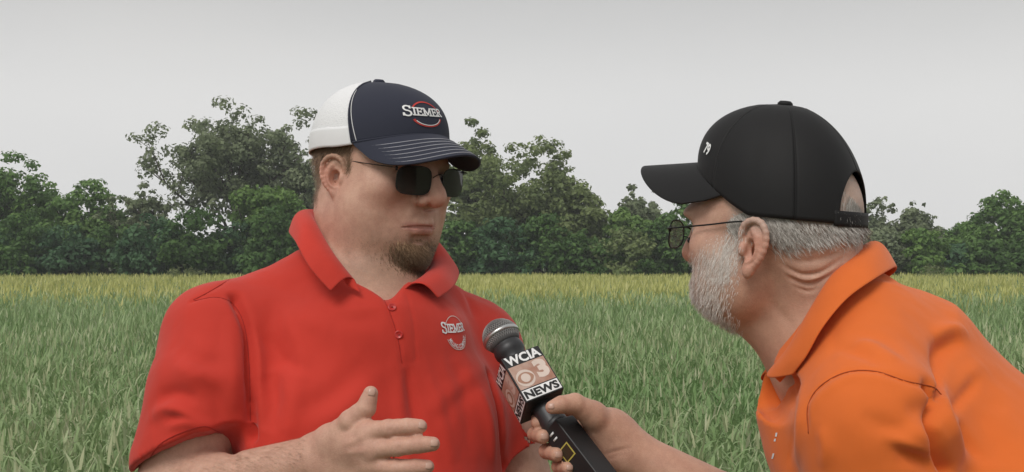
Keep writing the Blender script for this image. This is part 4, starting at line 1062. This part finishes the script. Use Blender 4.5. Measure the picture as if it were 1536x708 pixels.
# ------------------------------------------------------------------ trousers and shoes (below the frame, standing on the ground)
def legs():
    den = fabric_mat('dark_denim', (.035, .045, .075), .9, .1, 900); kh = fabric_mat('khaki_twill', (.30, .24, .16), .9, .1, 900); sh = simple_mat('brown_leather', (.07, .045, .03), .5, .4); sole = simple_mat('rubber_sole', (.03, .03, .03), .8)
    def build(root, hips, hipw, knees, ankles, toe, mat, r):
        s = SDF(); s.cone(hips[0], hips[1], r[0], r[0], .05)
        for h, k, a in zip(hips, knees, ankles):
            h, k, a = V3(h), V3(k), V3(a); s.cone(h, k, r[1], r[2], .04); s.cone(k, a, r[2], r[3], .03)
        s.cone((V3(hips[0]) + V3(hips[1])) / 2, (V3(hips[0]) + V3(hips[1])) / 2 + np.array((0, 0, .10)), r[0] * 1.02, r[0] * .98, .05)
        lo = np.min([*hips, *ankles], 0) - .22; hi = np.max([*hips, *ankles], 0) + .24; lo[2] = .03
        for a in ankles: s.plane((a[0], a[1], .06), (0, 0, -1), br=.12)
        V, F = s.mesh(lo, hi, .012); V = s.project(V, 1); mesh_obj('trousers', V, F, mat, root)
        for a in ankles:
            a = V3(a); t = np.array((*nrm(toe), 0)); s = SDF(); z = np.array((0, 0, 1.))
            s.cone(a * (1, 1, 0) + z * .085 - t * .02, a * (1, 1, 0) + z * .05 - t * .04, .045, .042, .02); s.cone(a * (1, 1, 0) + z * .045 - t * .03, a * (1, 1, 0) + z * .040 + t * .17, .040, .043, .02, flat=(z, .85))
            s.cone(a * (1, 1, 0) + z * .08, a * (1, 1, 0) + z * .05 + t * .11, .042, .035, .02); s.plane(a * (1, 1, 0) + z * .018, -z, br=.3)
            V, F = s.mesh(a * (1, 1, 0) - .26, a * (1, 1, 0) + .26, .006); V = s.project(V, 1); so = mesh_obj('shoe', V, F, sh, root)
            s2 = SDF(); s2.cone(a * (1, 1, 0) + z * .03 - t * .035, a * (1, 1, 0) + z * .03 + t * .175, .044, .048, .01); s2.plane(a * (1, 1, 0) + z * .0185, z, br=.35, k=.001); s2.plane(a * (1, 1, 0) + z * .001, -z, br=.35, k=.001)
            V, F = s2.mesh(a * (1, 1, 0) - .26, a * (1, 1, 0) + .26, .006); mesh_obj('sole', V, F, sole, so)
    f = (math.sin(LT_YAW), -math.cos(LT_YAW))
    build(lroot, [LT(-95, 20, 880), LT(95, 20, 880)], 0, [LT(-120, 30, 480), LT(120, 30, 480)], [LT(-130, 0, 90), LT(130, 0, 90)], f, kh, (.165, .105, .078, .065))
    lat = np.array((.588, .809, 0)) * .09; H = np.array((.71, 1.28, .93)); fw = np.array((-.809, .588, 0))
    build(rroot, [H - lat, H + lat], 0, [H - lat * 1.1 + fw * .08 - (0, 0, .44), H + lat * 1.1 + fw * .14 - (0, 0, .44)], [np.array((*(H - lat * 1.2 - fw * .02)[:2], .09)), np.array((*(H + lat * 1.2 + fw * .08)[:2], .09))], tuple(fw[:2]), den, (.145, .095, .07, .06))
# ------------------------------------------------------------------ caps
def cap_fn(T, a, b, cy_, zf, zs, zb, top, ty=0, pf=2.6, pb=2.1, pe=1.5, bb=None):
    """crown surface: phi from the front (0) round to the back (pi), u from the rim (0) to the top (1)"""
    def f(phi, u, off=0.0):
        c = math.cos(phi); x, y = a * math.sin(phi), (b if c >= 0 or bb is None else bb) * c
        z0 = zs + (zf - zs) * max(0, c)**pe + (zb - zs) * max(0, -c)**1.5
        p = pb + (pf - pb) * max(0, c)**1.2
        r = max(0.0, 1 - max(0, u)**p)**(1 / 2.05)
        z = z0 + (top - z0) * u
        yy = cy_ + y * r + ty * u
        q = np.array((x * r, yy, z)); n = nrm(np.array((x * r / a**2, (yy - cy_ - ty * u) / b**2, .9 * u**2 / top)))
        return T(q + n * off)
    return f
def cap_patch(name, f, p0, p1, u0, u1, mat, parent, nu=24, nv=28, thick=.0016, p_fn=None, u_fn=None):
    v = []
    for i in range(nu + 1):
        for j in range(nv + 1):
            s_ = j / nv; u = u0 + (u1 - u0) * s_; a0, a1 = (p0, p1) if p_fn is None else p_fn(u)
            ph = a0 + (a1 - a0) * i / nu
            if u_fn is not None: u = u_fn(ph, s_)
            v.append(f(ph, u))
    o = mesh_obj(name, np.array(v), grid_faces(nu + 1, nv + 1), mat, parent)
    bm = bmesh.new(); bm.from_mesh(o.data); bmesh.ops.remove_doubles(bm, verts=bm.verts[:], dist=1e-5); bm.to_mesh(o.data); bm.free()
    m = o.modifiers.new('t', 'SOLIDIFY'); m.thickness = thick; m.offset = 0
    return o
def brim_fn(T, a, b, cy_, zf, zs, length, half, droop, curve, a_out=1.0, power=.5, pe=1.5):
    def f(phi, s_, off=0.0):
        """s_ 0 at the crown, 1 at the front edge"""
        x, y = a * math.sin(phi), b * math.cos(phi); c = math.cos(phi)
        z0 = zs + (zf - zs) * max(0, c)**pe
        ln = length * max(0, math.cos(phi / half * math.pi / 2))**power
        x1 = x * (1 + (a_out - 1) * s_)
        yy = y + cy_ + ln * s_
        drop = droop * s_ * ln / length + curve * (x / a)**2 * (s_ * ln / length)
        return T(np.array((x1, yy, z0 - drop + off)))
    return f
def brim_obj(name, f, half, mat, parent, thick=.0028, n=40, m=14):
    v = [f(-half * .999 + 2 * half * .999 * i / n, j / m) for i in range(n + 1) for j in range(m + 1)]
    o = mesh_obj(name, np.array(v), grid_faces(n + 1, m + 1), mat, parent)
    s_ = o.modifiers.new('t', 'SOLIDIFY'); s_.thickness = thick; s_.offset = 0
    bv = o.modifiers.new('b', 'BEVEL'); bv.width = .0010; bv.segments = 2; bv.limit_method = 'ANGLE'; bv.angle_limit = R(50)
    return o

# lettering as stroked shapes: each glyph is a list of polylines in a unit cell
def _arc(cx, cy_, rx, ry, a0, a1, n=12):
    return [(cx + rx * math.cos(R(a0 + (a1 - a0) * i / n)), cy_ + ry * math.sin(R(a0 + (a1 - a0) * i / n))) for i in range(n + 1)]
def _ser(x, y, w=.16): return [(x - w, y), (x + w, y)]
GL = {
    'S': (.62, [_arc(.30, .75, .23, .23, 30, 270) [0:] + _arc(.30, .26, .25, .26, 90, -160)[1:], [(.50, .98), (.50, .78)], [(.06, .02), (.06, .24)]]),
    'I': (.30, [[(.15, 0), (.15, 1)], _ser(.15, 0), _ser(.15, 1)]),
    'E': (.62, [[(.12, 0), (.12, 1)], [(.0, 1), (.55, 1), (.55, .82)], [(.0, 0), (.58, 0), (.58, .2)], [(.12, .52), (.42, .52)], [(.42, .62), (.42, .42)]]),
    'M': (.95, [[(.12, 0), (.12, 1), (.46, .12), (.80, 1), (.80, 0)], _ser(.12, 0), _ser(.80, 0), [(0, 1), (.14, 1)], [(.78, 1), (.92, 1)]]),
    'R': (.70, [[(.12, 0), (.12, 1)], [(.0, 1), (.32, 1)] + _arc(.32, .76, .22, .24, 80, -80, 10) + [(.12, .52)], [(.32, .52), (.58, 0), (.68, 0)], _ser(.12, 0)]),
}
def stroke_quads(path, w, closed=False):
    """flat ribbon along a 2-D path -> verts, faces"""
    p = np.asarray(path, float); t = nrm(np.gradient(p, axis=0)); n = np.stack([-t[:, 1], t[:, 0]], 1) * w / 2
    if len(p) == 2: p = np.vstack([p[0] - t[0] * w * .3, p[1] + t[1] * w * .3])
    v = np.empty((2 * len(p), 2)); v[0::2] = p - n; v[1::2] = p + n
    return v, [(2 * i, 2 * i + 2, 2 * i + 3, 2 * i + 1) for i in range(len(p) - 1)]
def serif_word(word, big=1.35, w=.16, gap=.10):
    """small-capital serif word, first letter larger -> verts2d, faces, width"""
    x = 0; V = []; F = []; n = 0
    for i, ch in enumerate(word):
        adv, polys = GL[ch]; k = big if i == 0 else 1.0; y0 = -.18 if i == 0 else 0
        for pl in polys:
            pl = np.array(pl, float)
            if len(pl) == 2: pl = np.array([pl[0], pl[1]])
            elif len(pl) < 6:
                d = []
                for a_, b_ in zip(pl[:-1], pl[1:]): d.append(np.array([a_, b_]))
                for q in d:
                    v, f = stroke_quads(q * k + (x, y0), w * (1 if k == 1 else 1.15)); V.append(v); F += [tuple(i_ + n for i_ in ff) for ff in f]; n += len(v)
                continue
            v, f = stroke_quads(pl * k + (x, y0), w * (1 if k == 1 else 1.15)); V.append(v); F += [tuple(i_ + n for i_ in ff) for ff in f]; n += len(v)
        x += adv * k + gap
    return np.vstack(V), F, x - gap
def text_mesh(txt, bold=.0, shear=0.0):
    """Blender font text as a flat triangulated mesh -> verts2d, faces"""
    c = bpy.data.curves.new('lettering', 'FONT'); c.body = txt; c.offset = bold; c.shear = shear; c.resolution_u = 3; c.fill_mode = 'BOTH'
    o = bpy.data.objects.new('lettering', c); COL.objects.link(o)
    me = bpy.data.meshes.new_from_object(o.evaluated_get(bpy.context.evaluated_depsgraph_get()))
    v = np.array([x.co[:2] for x in me.vertices]); f = [tuple(p.vertices) for p in me.polygons]
    bpy.data.objects.remove(o); bpy.data.curves.remove(c); bpy.data.meshes.remove(me)
    return v, f
def fit(v, x0, y0, x1, y1):
    lo, hi = v.min(0), v.max(0); return (v - lo) / (hi - lo) * np.array((x1 - x0, y1 - y0)) + np.array((x0, y0))
def print_on(name, v2, faces, mapf, mat, parent, lift=.0005):
    v = np.array([mapf(x, y, lift) for x, y in v2]); o = mesh_obj(name, v, faces, mat, parent, smooth=False)
    return o

NAVY = fabric_mat('navy_twill', (.034, .037, .056), .85, .06, 2200)
WHITE_MESH = None
BLACKCAP = fabric_mat('black_twill', (.011, .0105, .011), .62, .04, 2200, .10)
WHITE_T = simple_mat('white_thread', (.80, .80, .80), .7)
RED_T = simple_mat('red_thread', (.55, .05, .04), .7)
def make_mesh_white():
    m, n, b = new_mat('white_trucker_mesh'); t = n.nodes.new('ShaderNodeTexCoord')
    vo = n.nodes.new('ShaderNodeTexVoronoi'); vo.inputs['Scale'].default_value = 620; n.links.new(t.outputs['Object'], vo.inputs['Vector'])
    r = n.nodes.new('ShaderNodeValToRGB'); r.color_ramp.elements[0].color = (.72, .72, .74, 1); r.color_ramp.elements[1].color = (.84, .84, .85, 1)
    r.color_ramp.elements[0].position = .10; r.color_ramp.elements[1].position = .45
    n.links.new(vo.outputs['Distance'], r.inputs[0]); n.links.new(r.outputs[0], b.inputs['Base Color']); b.inputs['Roughness'].default_value = .8
    bump(n, b, vo.outputs['Distance'], .5, .001); return m
WHITE_MESH = make_mesh_white()
WHITE_BAND = fabric_mat('white_cap_band', (.82, .82, .83), .85, .1, 1200, .03)

def left_cap():
    T = LH; root = empty('baseball_cap', T(0, 0, 60), 'white mesh and navy trucker cap worn by the man in red', 'cap')
    a, b, cyy = 85, 103, -6; zf, zs, zb, top = 67, 45, 32, 136
    f = cap_fn(T, a, b, cyy, zf, zs, zb, top, ty=-8, pf=2.9, pb=2.3)
    sm = lambda u: (R(70) + R(10) * u)
    fp = cap_patch('front_panel', f, 0, 0, 0, 1, NAVY, root, 40, 26, p_fn=lambda u: (-sm(u), sm(u)))
    bk = cap_patch('mesh_panel', f, 0, 0, .0, 1, WHITE_MESH, root, 60, 26, p_fn=lambda u: (sm(u), 2 * math.pi - sm(u)))
    bd = cap_patch('lower_band', lambda p, u: f(p, u, .9), 0, 0, -.03, .25, WHITE_BAND, root, 60, 8, .002, p_fn=lambda u: (sm(u), 2 * math.pi - sm(u)))
    half = R(70)
    g = brim_fn(T, a, b, cyy, zf, zs, 66, half, 25, 32, 1.0, .36)
    br = brim_obj('brim', g, half, NAVY, root)
    st = MB()
    for s_ in (.28, .41, .54, .67, .80, .93):
        st.tube([g(ph, s_, 2.0) for ph in np.linspace(-half * .93, half * .93, 40)], .00055, 4)
    st.obj('brim_stitching', simple_mat('grey_thread', (.42, .42, .46), .7), br)
    for sd in (-1, 1):
        sb = MB(); sb.tube([f(sd * (sm(u) - R(4) * (1 - u)), u, 1.4) for u in np.linspace(0, .97, 20)], .0006, 4); sb.obj('panel_stitching', WHITE_T, fp)
    pb = MB()
    for sd in (-1, 1): pb.tube([f(sd * sm(u), u, 1.0) for u in np.linspace(0, .98, 20)], .0016, 6)
    pb.tube([f(p, .0, 1.2) for p in np.linspace(-sm(0), sm(0), 40)], .0016, 6)
    pb.obj('piping', NAVY, fp)
    bt = MB(); bt.lathe(f(0, 1.0) - T.Z * .0015, T.Z, [(.0001, 0), (.0085, 0), (.0085, .003), (.006, .0055), (.0001, .006)], 20); bt.obj('top_button', NAVY, root)
    # embroidered word and ring on the front
    W, F, wd = serif_word('SIEMER', 1.4, .17, .08); k = .155 / 1
    c_ph, c_u = R(-8), .40
    def mp_(x, y, l): return f(c_ph + (x) / (a * .93), c_u + y / 90.0, 1.6 + l * 1000)
    v = W.copy(); v[:, 0] = (v[:, 0] - wd / 2) * 13.0; v[:, 1] = (v[:, 1] - .4) * 11.5; v[:, 1] += .0022 * v[:, 0]**2 * 1.2
    print_on('logo_word', v, F, mp_, WHITE_T, fp, .0007)
    ring = [(math.cos(t) * 21.5 + 3, math.sin(t) * 19 - 1) for t in np.linspace(R(150), R(15), 24)]
    vv, ff = stroke_quads(ring, 2.0); print_on('logo_ring', vv, ff, mp_, RED_T, fp, .0002)
    ring = [(math.cos(t) * 21.5 + 3, math.sin(t) * 19 - 3) for t in np.linspace(R(205), R(345), 24)]
    vv, ff = stroke_quads(ring, 3.2); print_on('logo_ring', vv, ff, mp_, RED_T, fp, .0002)
    vv, ff = stroke_quads([(math.cos(t) * 20.2 + 3, math.sin(t) * 17.6 - 3) for t in np.linspace(R(215), R(340), 24)], 1.2); print_on('logo_ring', vv, ff, mp_, WHITE_T, fp, .0006)
    return root

def right_cap():
    T = RH; root = empty('baseball_cap', T(0, 0, 60), 'black baseball cap with small white marking worn by the bearded man', 'cap')
    a, b, cyy = 82, 100, -1; zf, zs, zb, top = 86, 33, 34, 158
    f = cap_fn(T, a, b, cyy, zf, zs, zb, top, ty=10, pf=2.3, pb=2.0, pe=1.1, bb=95)
    # six panels; the two at the back leave an arched opening
    def lowu(ph, s_):
        d = abs(math.pi - (ph % (2 * math.pi))); w_ = R(30); u0 = .46 * math.sqrt(max(0, 1 - (d / w_)**2)) if d < w_ else 0
        return u0 + (1 - u0) * s_
    for i in range(6):
        p0, p1 = R(60 * i), R(60 * i + 60)
        cap_patch('crown_panel', f, p0, p1, 0, 1, BLACKCAP, root, 24, 26, .0018, u_fn=lowu)
    sm_ = MB()
    for i in range(6):
        if i == 3: us = np.linspace(.47, .97, 16)
        else: us = np.linspace(0, .97, 20)
        sm_.tube([f(R(60 * i), u, .6) for u in us], .0008, 5)
    sm_.obj('seam', BLACKCAP, root)
    stp = cap_patch('strap', lambda p, u: f(p, u, .15), math.pi - R(33), math.pi + R(33), -.02, .11, BLACKCAP, root, 20, 4, .0017)
    bt = MB(); bt.lathe(f(0, 1.0) - T.Z * .0015, T.Z, [(.0001, 0), (.0085, 0), (.0085, .003), (.006, .0055), (.0001, .006)], 20); bt.obj('top_button', BLACKCAP, root)
    half = R(68); g = brim_fn(T, a, b, cyy, zf, zs, 76, half, 10, 24, 1.0, .22, 1.1)
    br = brim_obj('brim', g, half, BLACKCAP, root)
    tx, tf = text_mesh('79', .03); tx = fit(tx, -6, -6, 6, 6)
    print_on('logo_word', tx, tf, lambda x, y, l: f(R(46) + x / 80, .36 + y / 85, 1.4 + l * 1000), WHITE_T, root, .0004)
    return root

# ------------------------------------------------------------------ spectacles
def lens_outline(w, h, rx, n=40, sq=3.2):
    t = np.linspace(0, 2 * math.pi, n, endpoint=False); c, s_ = np.cos(t), np.sin(t)
    return np.stack([np.sign(c) * np.abs(c)**(2 / sq) * w / 2, np.sign(s_) * np.abs(s_)**(2 / sq) * h / 2], 1)
def glasses(name, T, label, lens_mat, frame_mat, w, h, cx, y0, z0, wrap, fr, temple_z, tilt=0, sq=3.2, ear=(80, -2, 22), bend=True, curve=8, hinge=6):
    root = empty(name, T(0, y0, z0), label, 'glasses')
    for sd in (-1, 1):
        o2 = lens_outline(w, h, 0, 44, sq)
        o2[:, 0] += .10 * h * (o2[:, 1] / h) * -sd * -1 * .6
        def mp_(x, y, dz=0):
            X = cx + x * 1.0; ang = R(wrap)
            return T(sd * (cx + x * math.cos(ang)), y0 - (x + w / 2) * math.sin(ang) - curve * (x / w)**2 + math.sin(R(tilt)) * y + dz, z0 + y)
        rings = [o2 * k_ for k_ in (1, .75, .5, .25)]; v = [mp_(x, y) for r_ in rings for x, y in r_] + [mp_(0, 0)]
        n = len(o2); f = [tuple(q) for q in grid_faces(4, n, cv=True)] + [(3 * n + (i + 1) % n, 3 * n + i, 4 * n) for i in range(n)]
        L_ = mesh_obj('lens', np.array(v), f, lens_mat, root); sm = L_.modifiers.new('t', 'SOLIDIFY'); sm.thickness = .0009; sm.use_rim = False
        b = MB(); pts = [mp_(x, y, .4) for x, y in o2]; pts.append(pts[0]); pts.append(pts[1]); b.tube(pts, fr, 6); b.obj('rim', frame_mat, root)
        # temple arm
        hx, hy = w / 2, h * hinge / 16.0
        A = mp_(hx, hy, 0); B = T(sd * (cx + w / 2 + 4), y0 - 12, z0 + hy + 1); E_ = T(sd * (ear[0] - 3), ear[1] + 10, ear[2]); E2 = T(sd * (ear[0] - 8), ear[1] - 12, ear[2] - 6); E3 = T(sd * (ear[0] - 14), ear[1] - 18, ear[2] - 20)
        b = MB(); b.tube(catmull([A, B, (B + E_) / 2, E_, E2, E3], 24), fr * 1.05, 6); tm = b.obj('temple_arm', frame_mat, root)
        b = MB(); b.lathe(A - T.Z * .003, T.Z, [(.0001, 0), (.0018, 0), (.0018, .006), (.0001, .006)], 10); b.obj('hinge', frame_mat, tm)
        b = MB(); b.tube(catmull([mp_(-w / 2 + 2, -2), T(sd * (cx - w / 2 - 1), y0 - 6, z0 - 3), T(sd * (cx - w / 2 - 0), y0 - 9, z0 - 6)], 8), fr * .6, 5)
        b.lathe(T(sd * (cx - w / 2 - 0), y0 - 9, z0 - 6), nrm(T.X * sd * -.8 + T.Y * -.5), [(.0001, -.0006), (.003, -.0006), (.0035, .0006), (.0001, .001)], 10); b.obj('nose_pad', frame_mat, root)
    b = MB(); e = cx - w / 2; b.tube(catmull([T(-e, y0, z0 + h * .12), T(-e * .4, y0 + 3, z0 + h * .24), T(e * .4, y0 + 3, z0 + h * .24), T(e, y0, z0 + h * .12)], 14), fr * 1.2, 6); b.obj('bridge', frame_mat, root)
    return root
def glass_mat(name, tint, see, rough=.02):
    """see = share of light passing straight through"""
    m, n, b = new_mat(name); b.inputs['Base Color'].default_value = (*tint, 1); b.inputs['Roughness'].default_value = rough; b.inputs['Specular IOR Level'].default_value = .5
    tr = n.nodes.new('ShaderNodeBsdfTransparent'); mx_ = n.nodes.new('ShaderNodeMixShader'); mx_.inputs[0].default_value = see
    out = n.nodes['Material Output']; n.links.new(b.outputs[0], mx_.inputs[1]); n.links.new(tr.outputs[0], mx_.inputs[2]); n.links.new(mx_.outputs[0], out.inputs[0]); return m

def eyewear():
    dk = simple_mat('dark_metal_frame', (.02, .018, .016), .3, .5, .4)
    glasses('sunglasses', LH, 'dark sunglasses with thin frames worn by the man in red', glass_mat('dark_lens', (.022, .019, .016), .0), dk, 52, 37, 36.0, 110, 6, 14, .0006, 0, sq=3.4, ear=(77, -2, 26), hinge=6)
    glasses('eyeglasses', RH, 'thin black-framed clear eyeglasses worn by the bearded man', glass_mat('clear_lens', (.6, .62, .62), .86), simple_mat('black_wire', (.012, .012, .012), .35, .5, .3), 49, 32, 37, 112, 2, 9, .0009, 0, sq=2.6, ear=(84, -6, 26), hinge=3)

# ------------------------------------------------------------------ microphone
def microphone():
    vh = nrm(np.array((.46, -.49, -.74))); uh = nrm(np.array((.877, .368, .302))); uh = nrm(uh - vh * (uh @ vh)); wh = np.cross(vh, uh)   # wh points towards the camera
    if wh[1] > 0: wh = -wh
    c = P(794, 577, 1.655)
    root = empty('microphone', c, 'handheld news microphone with lettered cube flag and black transmitter', 'microphone')
    blk = simple_mat('black_plastic', (.018, .018, .019), .45, .4, bumps=(900, .1, .0005)); drk = simple_mat('dark_grey_metal', (.055, .055, .058), .45, .5, .5)
    gm = simple_mat('grille_wire', (.36, .35, .34), .5, .5, .6); steel = simple_mat('grille_band', (.55, .55, .54), .32, .5, .9)
    B = c - vh * .036
    # grille: woven wire ball with its band, collar below
    gc = B - vh * .046; ax = -vh
    inner = MB(); prof = [(.0001, .0245)] + [(.0245 * math.sin(t), .0245 * math.cos(t)) for t in np.linspace(.15, 2.2, 14)]
    inner.lathe(gc, ax, prof[::-1], 32); inner.obj('foam_core', simple_mat('black_foam', (.10, .10, .10), .9), root)
    a_ = nrm(np.cross(ax, (0, 1, .2))); b_ = np.cross(ax, a_); wires = MB(); r = .0258
    for k in range(44):
        for tw in (-1, 1):
            pts = []
            for t in np.linspace(.06, 2.28, 26):
                ph = 2 * math.pi * k / 44 + tw * t * .55; rr = r * (1 if t < 1.5 else 1 - .16 * (t - 1.5)**1.2) + .0003 * tw * math.cos(24 * t)
                pts.append(gc + ax * rr * math.cos(t) + rr * math.sin(t) * (a_ * math.cos(ph) + b_ * math.sin(ph)))
            wires.tube(pts, .00042, 4, cap=False)
    wires.obj('grille', gm, root)
    bn = MB(); bn.lathe(gc - ax * .0030, ax, [(.0255, 0), (.0268, .0006), (.0270, .003), (.0268, .0056), (.0255, .006)], 40); bn.obj('grille_band', steel, root)
    cl = MB(); cl.lathe(B - vh * .001, ax, [(.0165, -.004), (.0168, .004), (.0172, .010), (.0200, .014), (.0215, .0185), (.0215, .024), (.0205, .026), (.0205, .0285), (.0200, .030)], 36); cl.obj('collar', drk, root)
    # cube flag with printed faces
    hw, hl = .0285, .0365
    fl = MB(); fl.box(c, np.stack([uh, vh, wh]), (hw, hl, hw), .0016); flag = fl.obj('mic_flag', blk, root, smooth=False)
    wp = simple_mat('white_print', (.82, .82, .82), .5); kp = simple_mat('black_print', (.015, .015, .015), .5)
    pm, n, b = new_mat('copper_print')
    tcn = n.nodes.new('ShaderNodeTexCoord'); x = noise_node(n, 26, 3, .6); rp = n.nodes.new('ShaderNodeValToRGB')
    rp.color_ramp.elements[0].color = (.34, .13, .07, 1); rp.color_ramp.elements[1].color = (.55, .40, .33, 1); rp.color_ramp.elements[0].position = .3; rp.color_ramp.elements[1].position = .68
    n.links.new(x.outputs[0], rp.inputs[0]); n.links.new(rp.outputs[0], b.inputs['Base Color']); b.inputs['Roughness'].default_value = .45
    rp_m = simple_mat('tan_print', (.40, .22, .15), .45); cm = simple_mat('cream_print', (.66, .55, .48), .5)
    def face(U, Wn, side):
        # local x along U, y up the mic (towards the grille)
        def mp_(x, y, l): return c + U * x + (-vh) * y + Wn * (hw + l)
        q = lambda x0, y0, x1, y1: (np.array([(x0, y0), (x1, y0), (x1, y1), (x0, y1)]), [(0, 1, 2, 3)])
        x0, x1 = -hw + .002, hw - .002
        print_on('printed_panel', *q(x0, -.0175, x1, .0190), mp_, pm, flag, .0003)
        print_on('printed_panel', *q(x0, -.0345, x1, -.0190), mp_, wp, flag, .0003)
        v, f = text_mesh('WCIA', .035); v = fit(v, x0 + .001, .0205, x1 - .001, .0350); print_on('lettering', v, f, mp_, wp, flag, .0006)
        v, f = text_mesh('NEWS', .045); v = fit(v, x0 + .0015, -.0328, x1 - .0015, -.0208); print_on('lettering', v, f, mp_, kp, flag, .0006)
        v, f = text_mesh('3', .06); v = fit(v, .0062, -.0110, .0245, .0175); print_on('lettering', v, f, mp_, cm, flag, .0006)
        # eye mark: disc, dark almond ring, pupil
        ec = np.array((-.0115, -.0030))
        def disc(rx, ry, mat, l, n=28): print_on('eye_mark', np.array([ec + (rx * math.cos(t), ry * math.sin(t)) for t in np.linspace(0, 2 * math.pi, n, endpoint=False)]), [tuple(range(n))], mp_, mat, flag, l)
        disc(.0130, .0130, cm, .0006)
        alm = [ec + (.0118 * math.cos(t), .0088 * math.sin(t) * (abs(math.sin(t))**.35)) for t in np.linspace(0, 2 * math.pi, 32, endpoint=False)]
        print_on('eye_mark', np.array(alm), [tuple(range(32))], mp_, rp_m, flag, .0009); disc(.0066, .0066, cm, .0012)
    face(uh, wh, 0); face(wh, -uh, 1); face(-wh, uh, 1); face(-uh, -wh, 1)
    # body and plug-on transmitter below the flag
    E0 = c + vh * hl
    hd = MB(); hd.lathe(E0 - vh * .002, vh, [(.0160, 0), (.0158, .012), (.0150, .030), (.0145, .046)], 32); hd.obj('handle', drk, root)
    ca, sa = math.cos(R(28)), math.sin(R(28)); tu = uh * ca - wh * sa; tw = wh * ca + uh * sa
    vb = nrm(vh + uh * .12); tu = nrm(tu - vb * (tu @ vb)); tw = np.cross(tu, vb); tw = tw if tw @ wh > 0 else -tw
    T0 = E0 + vb * .034
    tb = MB(); tb.box(T0 + vb * .052 + tw * .002, np.stack([tu, vb, tw]), (.0185, .052, .0165), .0022); tr = tb.obj('transmitter', blk, root, smooth=False)
    rim = MB(); rim.lathe(T0 - vb * .008, vb, [(.0155, 0), (.0175, .002), (.0175, .009), (.0165, .010)], 28); rim.obj('locking_ring', drk, root)
    y_ = simple_mat('yellow_print', (.55, .46, .10), .5); lf = T0 + vb * .040 - tu * .0185 + tw * .001
    def lm(x, y, l): return lf + tw * x - vb * y - tu * l
    for (x0, y0, x1, y1, mt, l) in ((-.010, -.012, .010, .008, y_, .0003), (-.0082, -.0102, .0082, .0062, simple_mat('brown_print', (.05, .035, .02), .4), .0006)):
        print_on('status_label', np.array([(x0, y0), (x1, y0), (x1, y1), (x0, y1)]), [(0, 1, 2, 3)], lm, mt, tr, l)
    sw = MB()
    for y in (-.030, -.022): sw.box(lf + tw * -.002 - vb * (y + .052) - tu * .0004, np.stack([tw, vb, tu]), (.004, .0012, .0006), 0)
    sw.obj('marking', wp, tr)
    return root

def chest_logo(shirt, bvh):
    h_, n_ = cast_px(bvh, 683, 498); n_ = nrm(n_); xr = nrm(np.cross((0, 0, 1.), n_) * 1.0); 
    if (P(700, 498, 1.6) - P(670, 498, 1.6)) @ xr < 0: xr = -xr
    yr = nrm(np.cross(n_, xr)); yr = yr if yr[2] > 0 else -yr
    def mp_(x, y, l):
        o = h_ + xr * x + yr * y + n_ * .05; r = bvh.ray_cast(Vector(o), Vector(-n_), .15)
        p = np.array(r[0]) if r[0] is not None else h_ + xr * x + yr * y
        return p + n_ * (l + .0004)
    W, F, wd = serif_word('SIEMER', 1.4, .18, .08); v = W.copy(); v[:, 0] = (v[:, 0] - wd / 2) * .0115 - .001; v[:, 1] = (v[:, 1] - .4) * .0105 + .004
    v[:, 1] += 4.0 * v[:, 0]**2
    print_on('logo_word', v, F, mp_, WHITE_T, shirt, .0008)
    pk = simple_mat('pale_thread', (.62, .50, .46), .7)
    for t0, t1, w_ in ((R(172), R(18), .0011), (R(200), R(352), .0012)):
        vv, ff = stroke_quads([(math.cos(t) * .0225 + .002, math.sin(t) * .0235 - .001) for t in np.linspace(t0, t1, 30)], w_); print_on('logo_ring', vv, ff, mp_, pk, shirt, .0004)
    tx, tf = text_mesh('MILLING COMPANY', .02); tx = fit(tx, 0, 0, 1, 1); t_ = R(205) + tx[:, 0] * R(140); rr = .0212 - .0062 * (1 - (1 - tx[:, 1]))
    v = np.stack([np.cos(t_) * rr + .002, np.sin(t_) * (rr + .001) - .001], 1); print_on('logo_word', v, tf, mp_, WHITE_T, shirt, .0006)
# ------------------------------------------------------------------ build
land(); crop(); treeline(); haze()
lroot, lV, lF = left_man(); lshirt, lbvh = left_shirt(lroot)
rroot, rV, rF = right_man(); rshirt, rbvh = right_shirt(rroot)
nails(lV, lF, lroot, [(634, 637.5, 6, 0, .009, .009), (652, 664.5, 6, 0, .009, .009), (644, 698.5, 6, 0, .0085, .0085), (558, 587, 1, -5, .010, .009)], NAIL)
nails(rV, rF, rroot, [(817, 655, 6, 0, .010, .009), (839, 682, 6, 0, .010, .009), (855, 701, 6, 0, .009, .008), (826, 609, -5, 0, .009, .008)], NAIL)
legs()
left_cap(); right_cap(); eyewear(); microphone(); chest_logo(lshirt, lbvh); placket_logo(rshirt, rbvh)
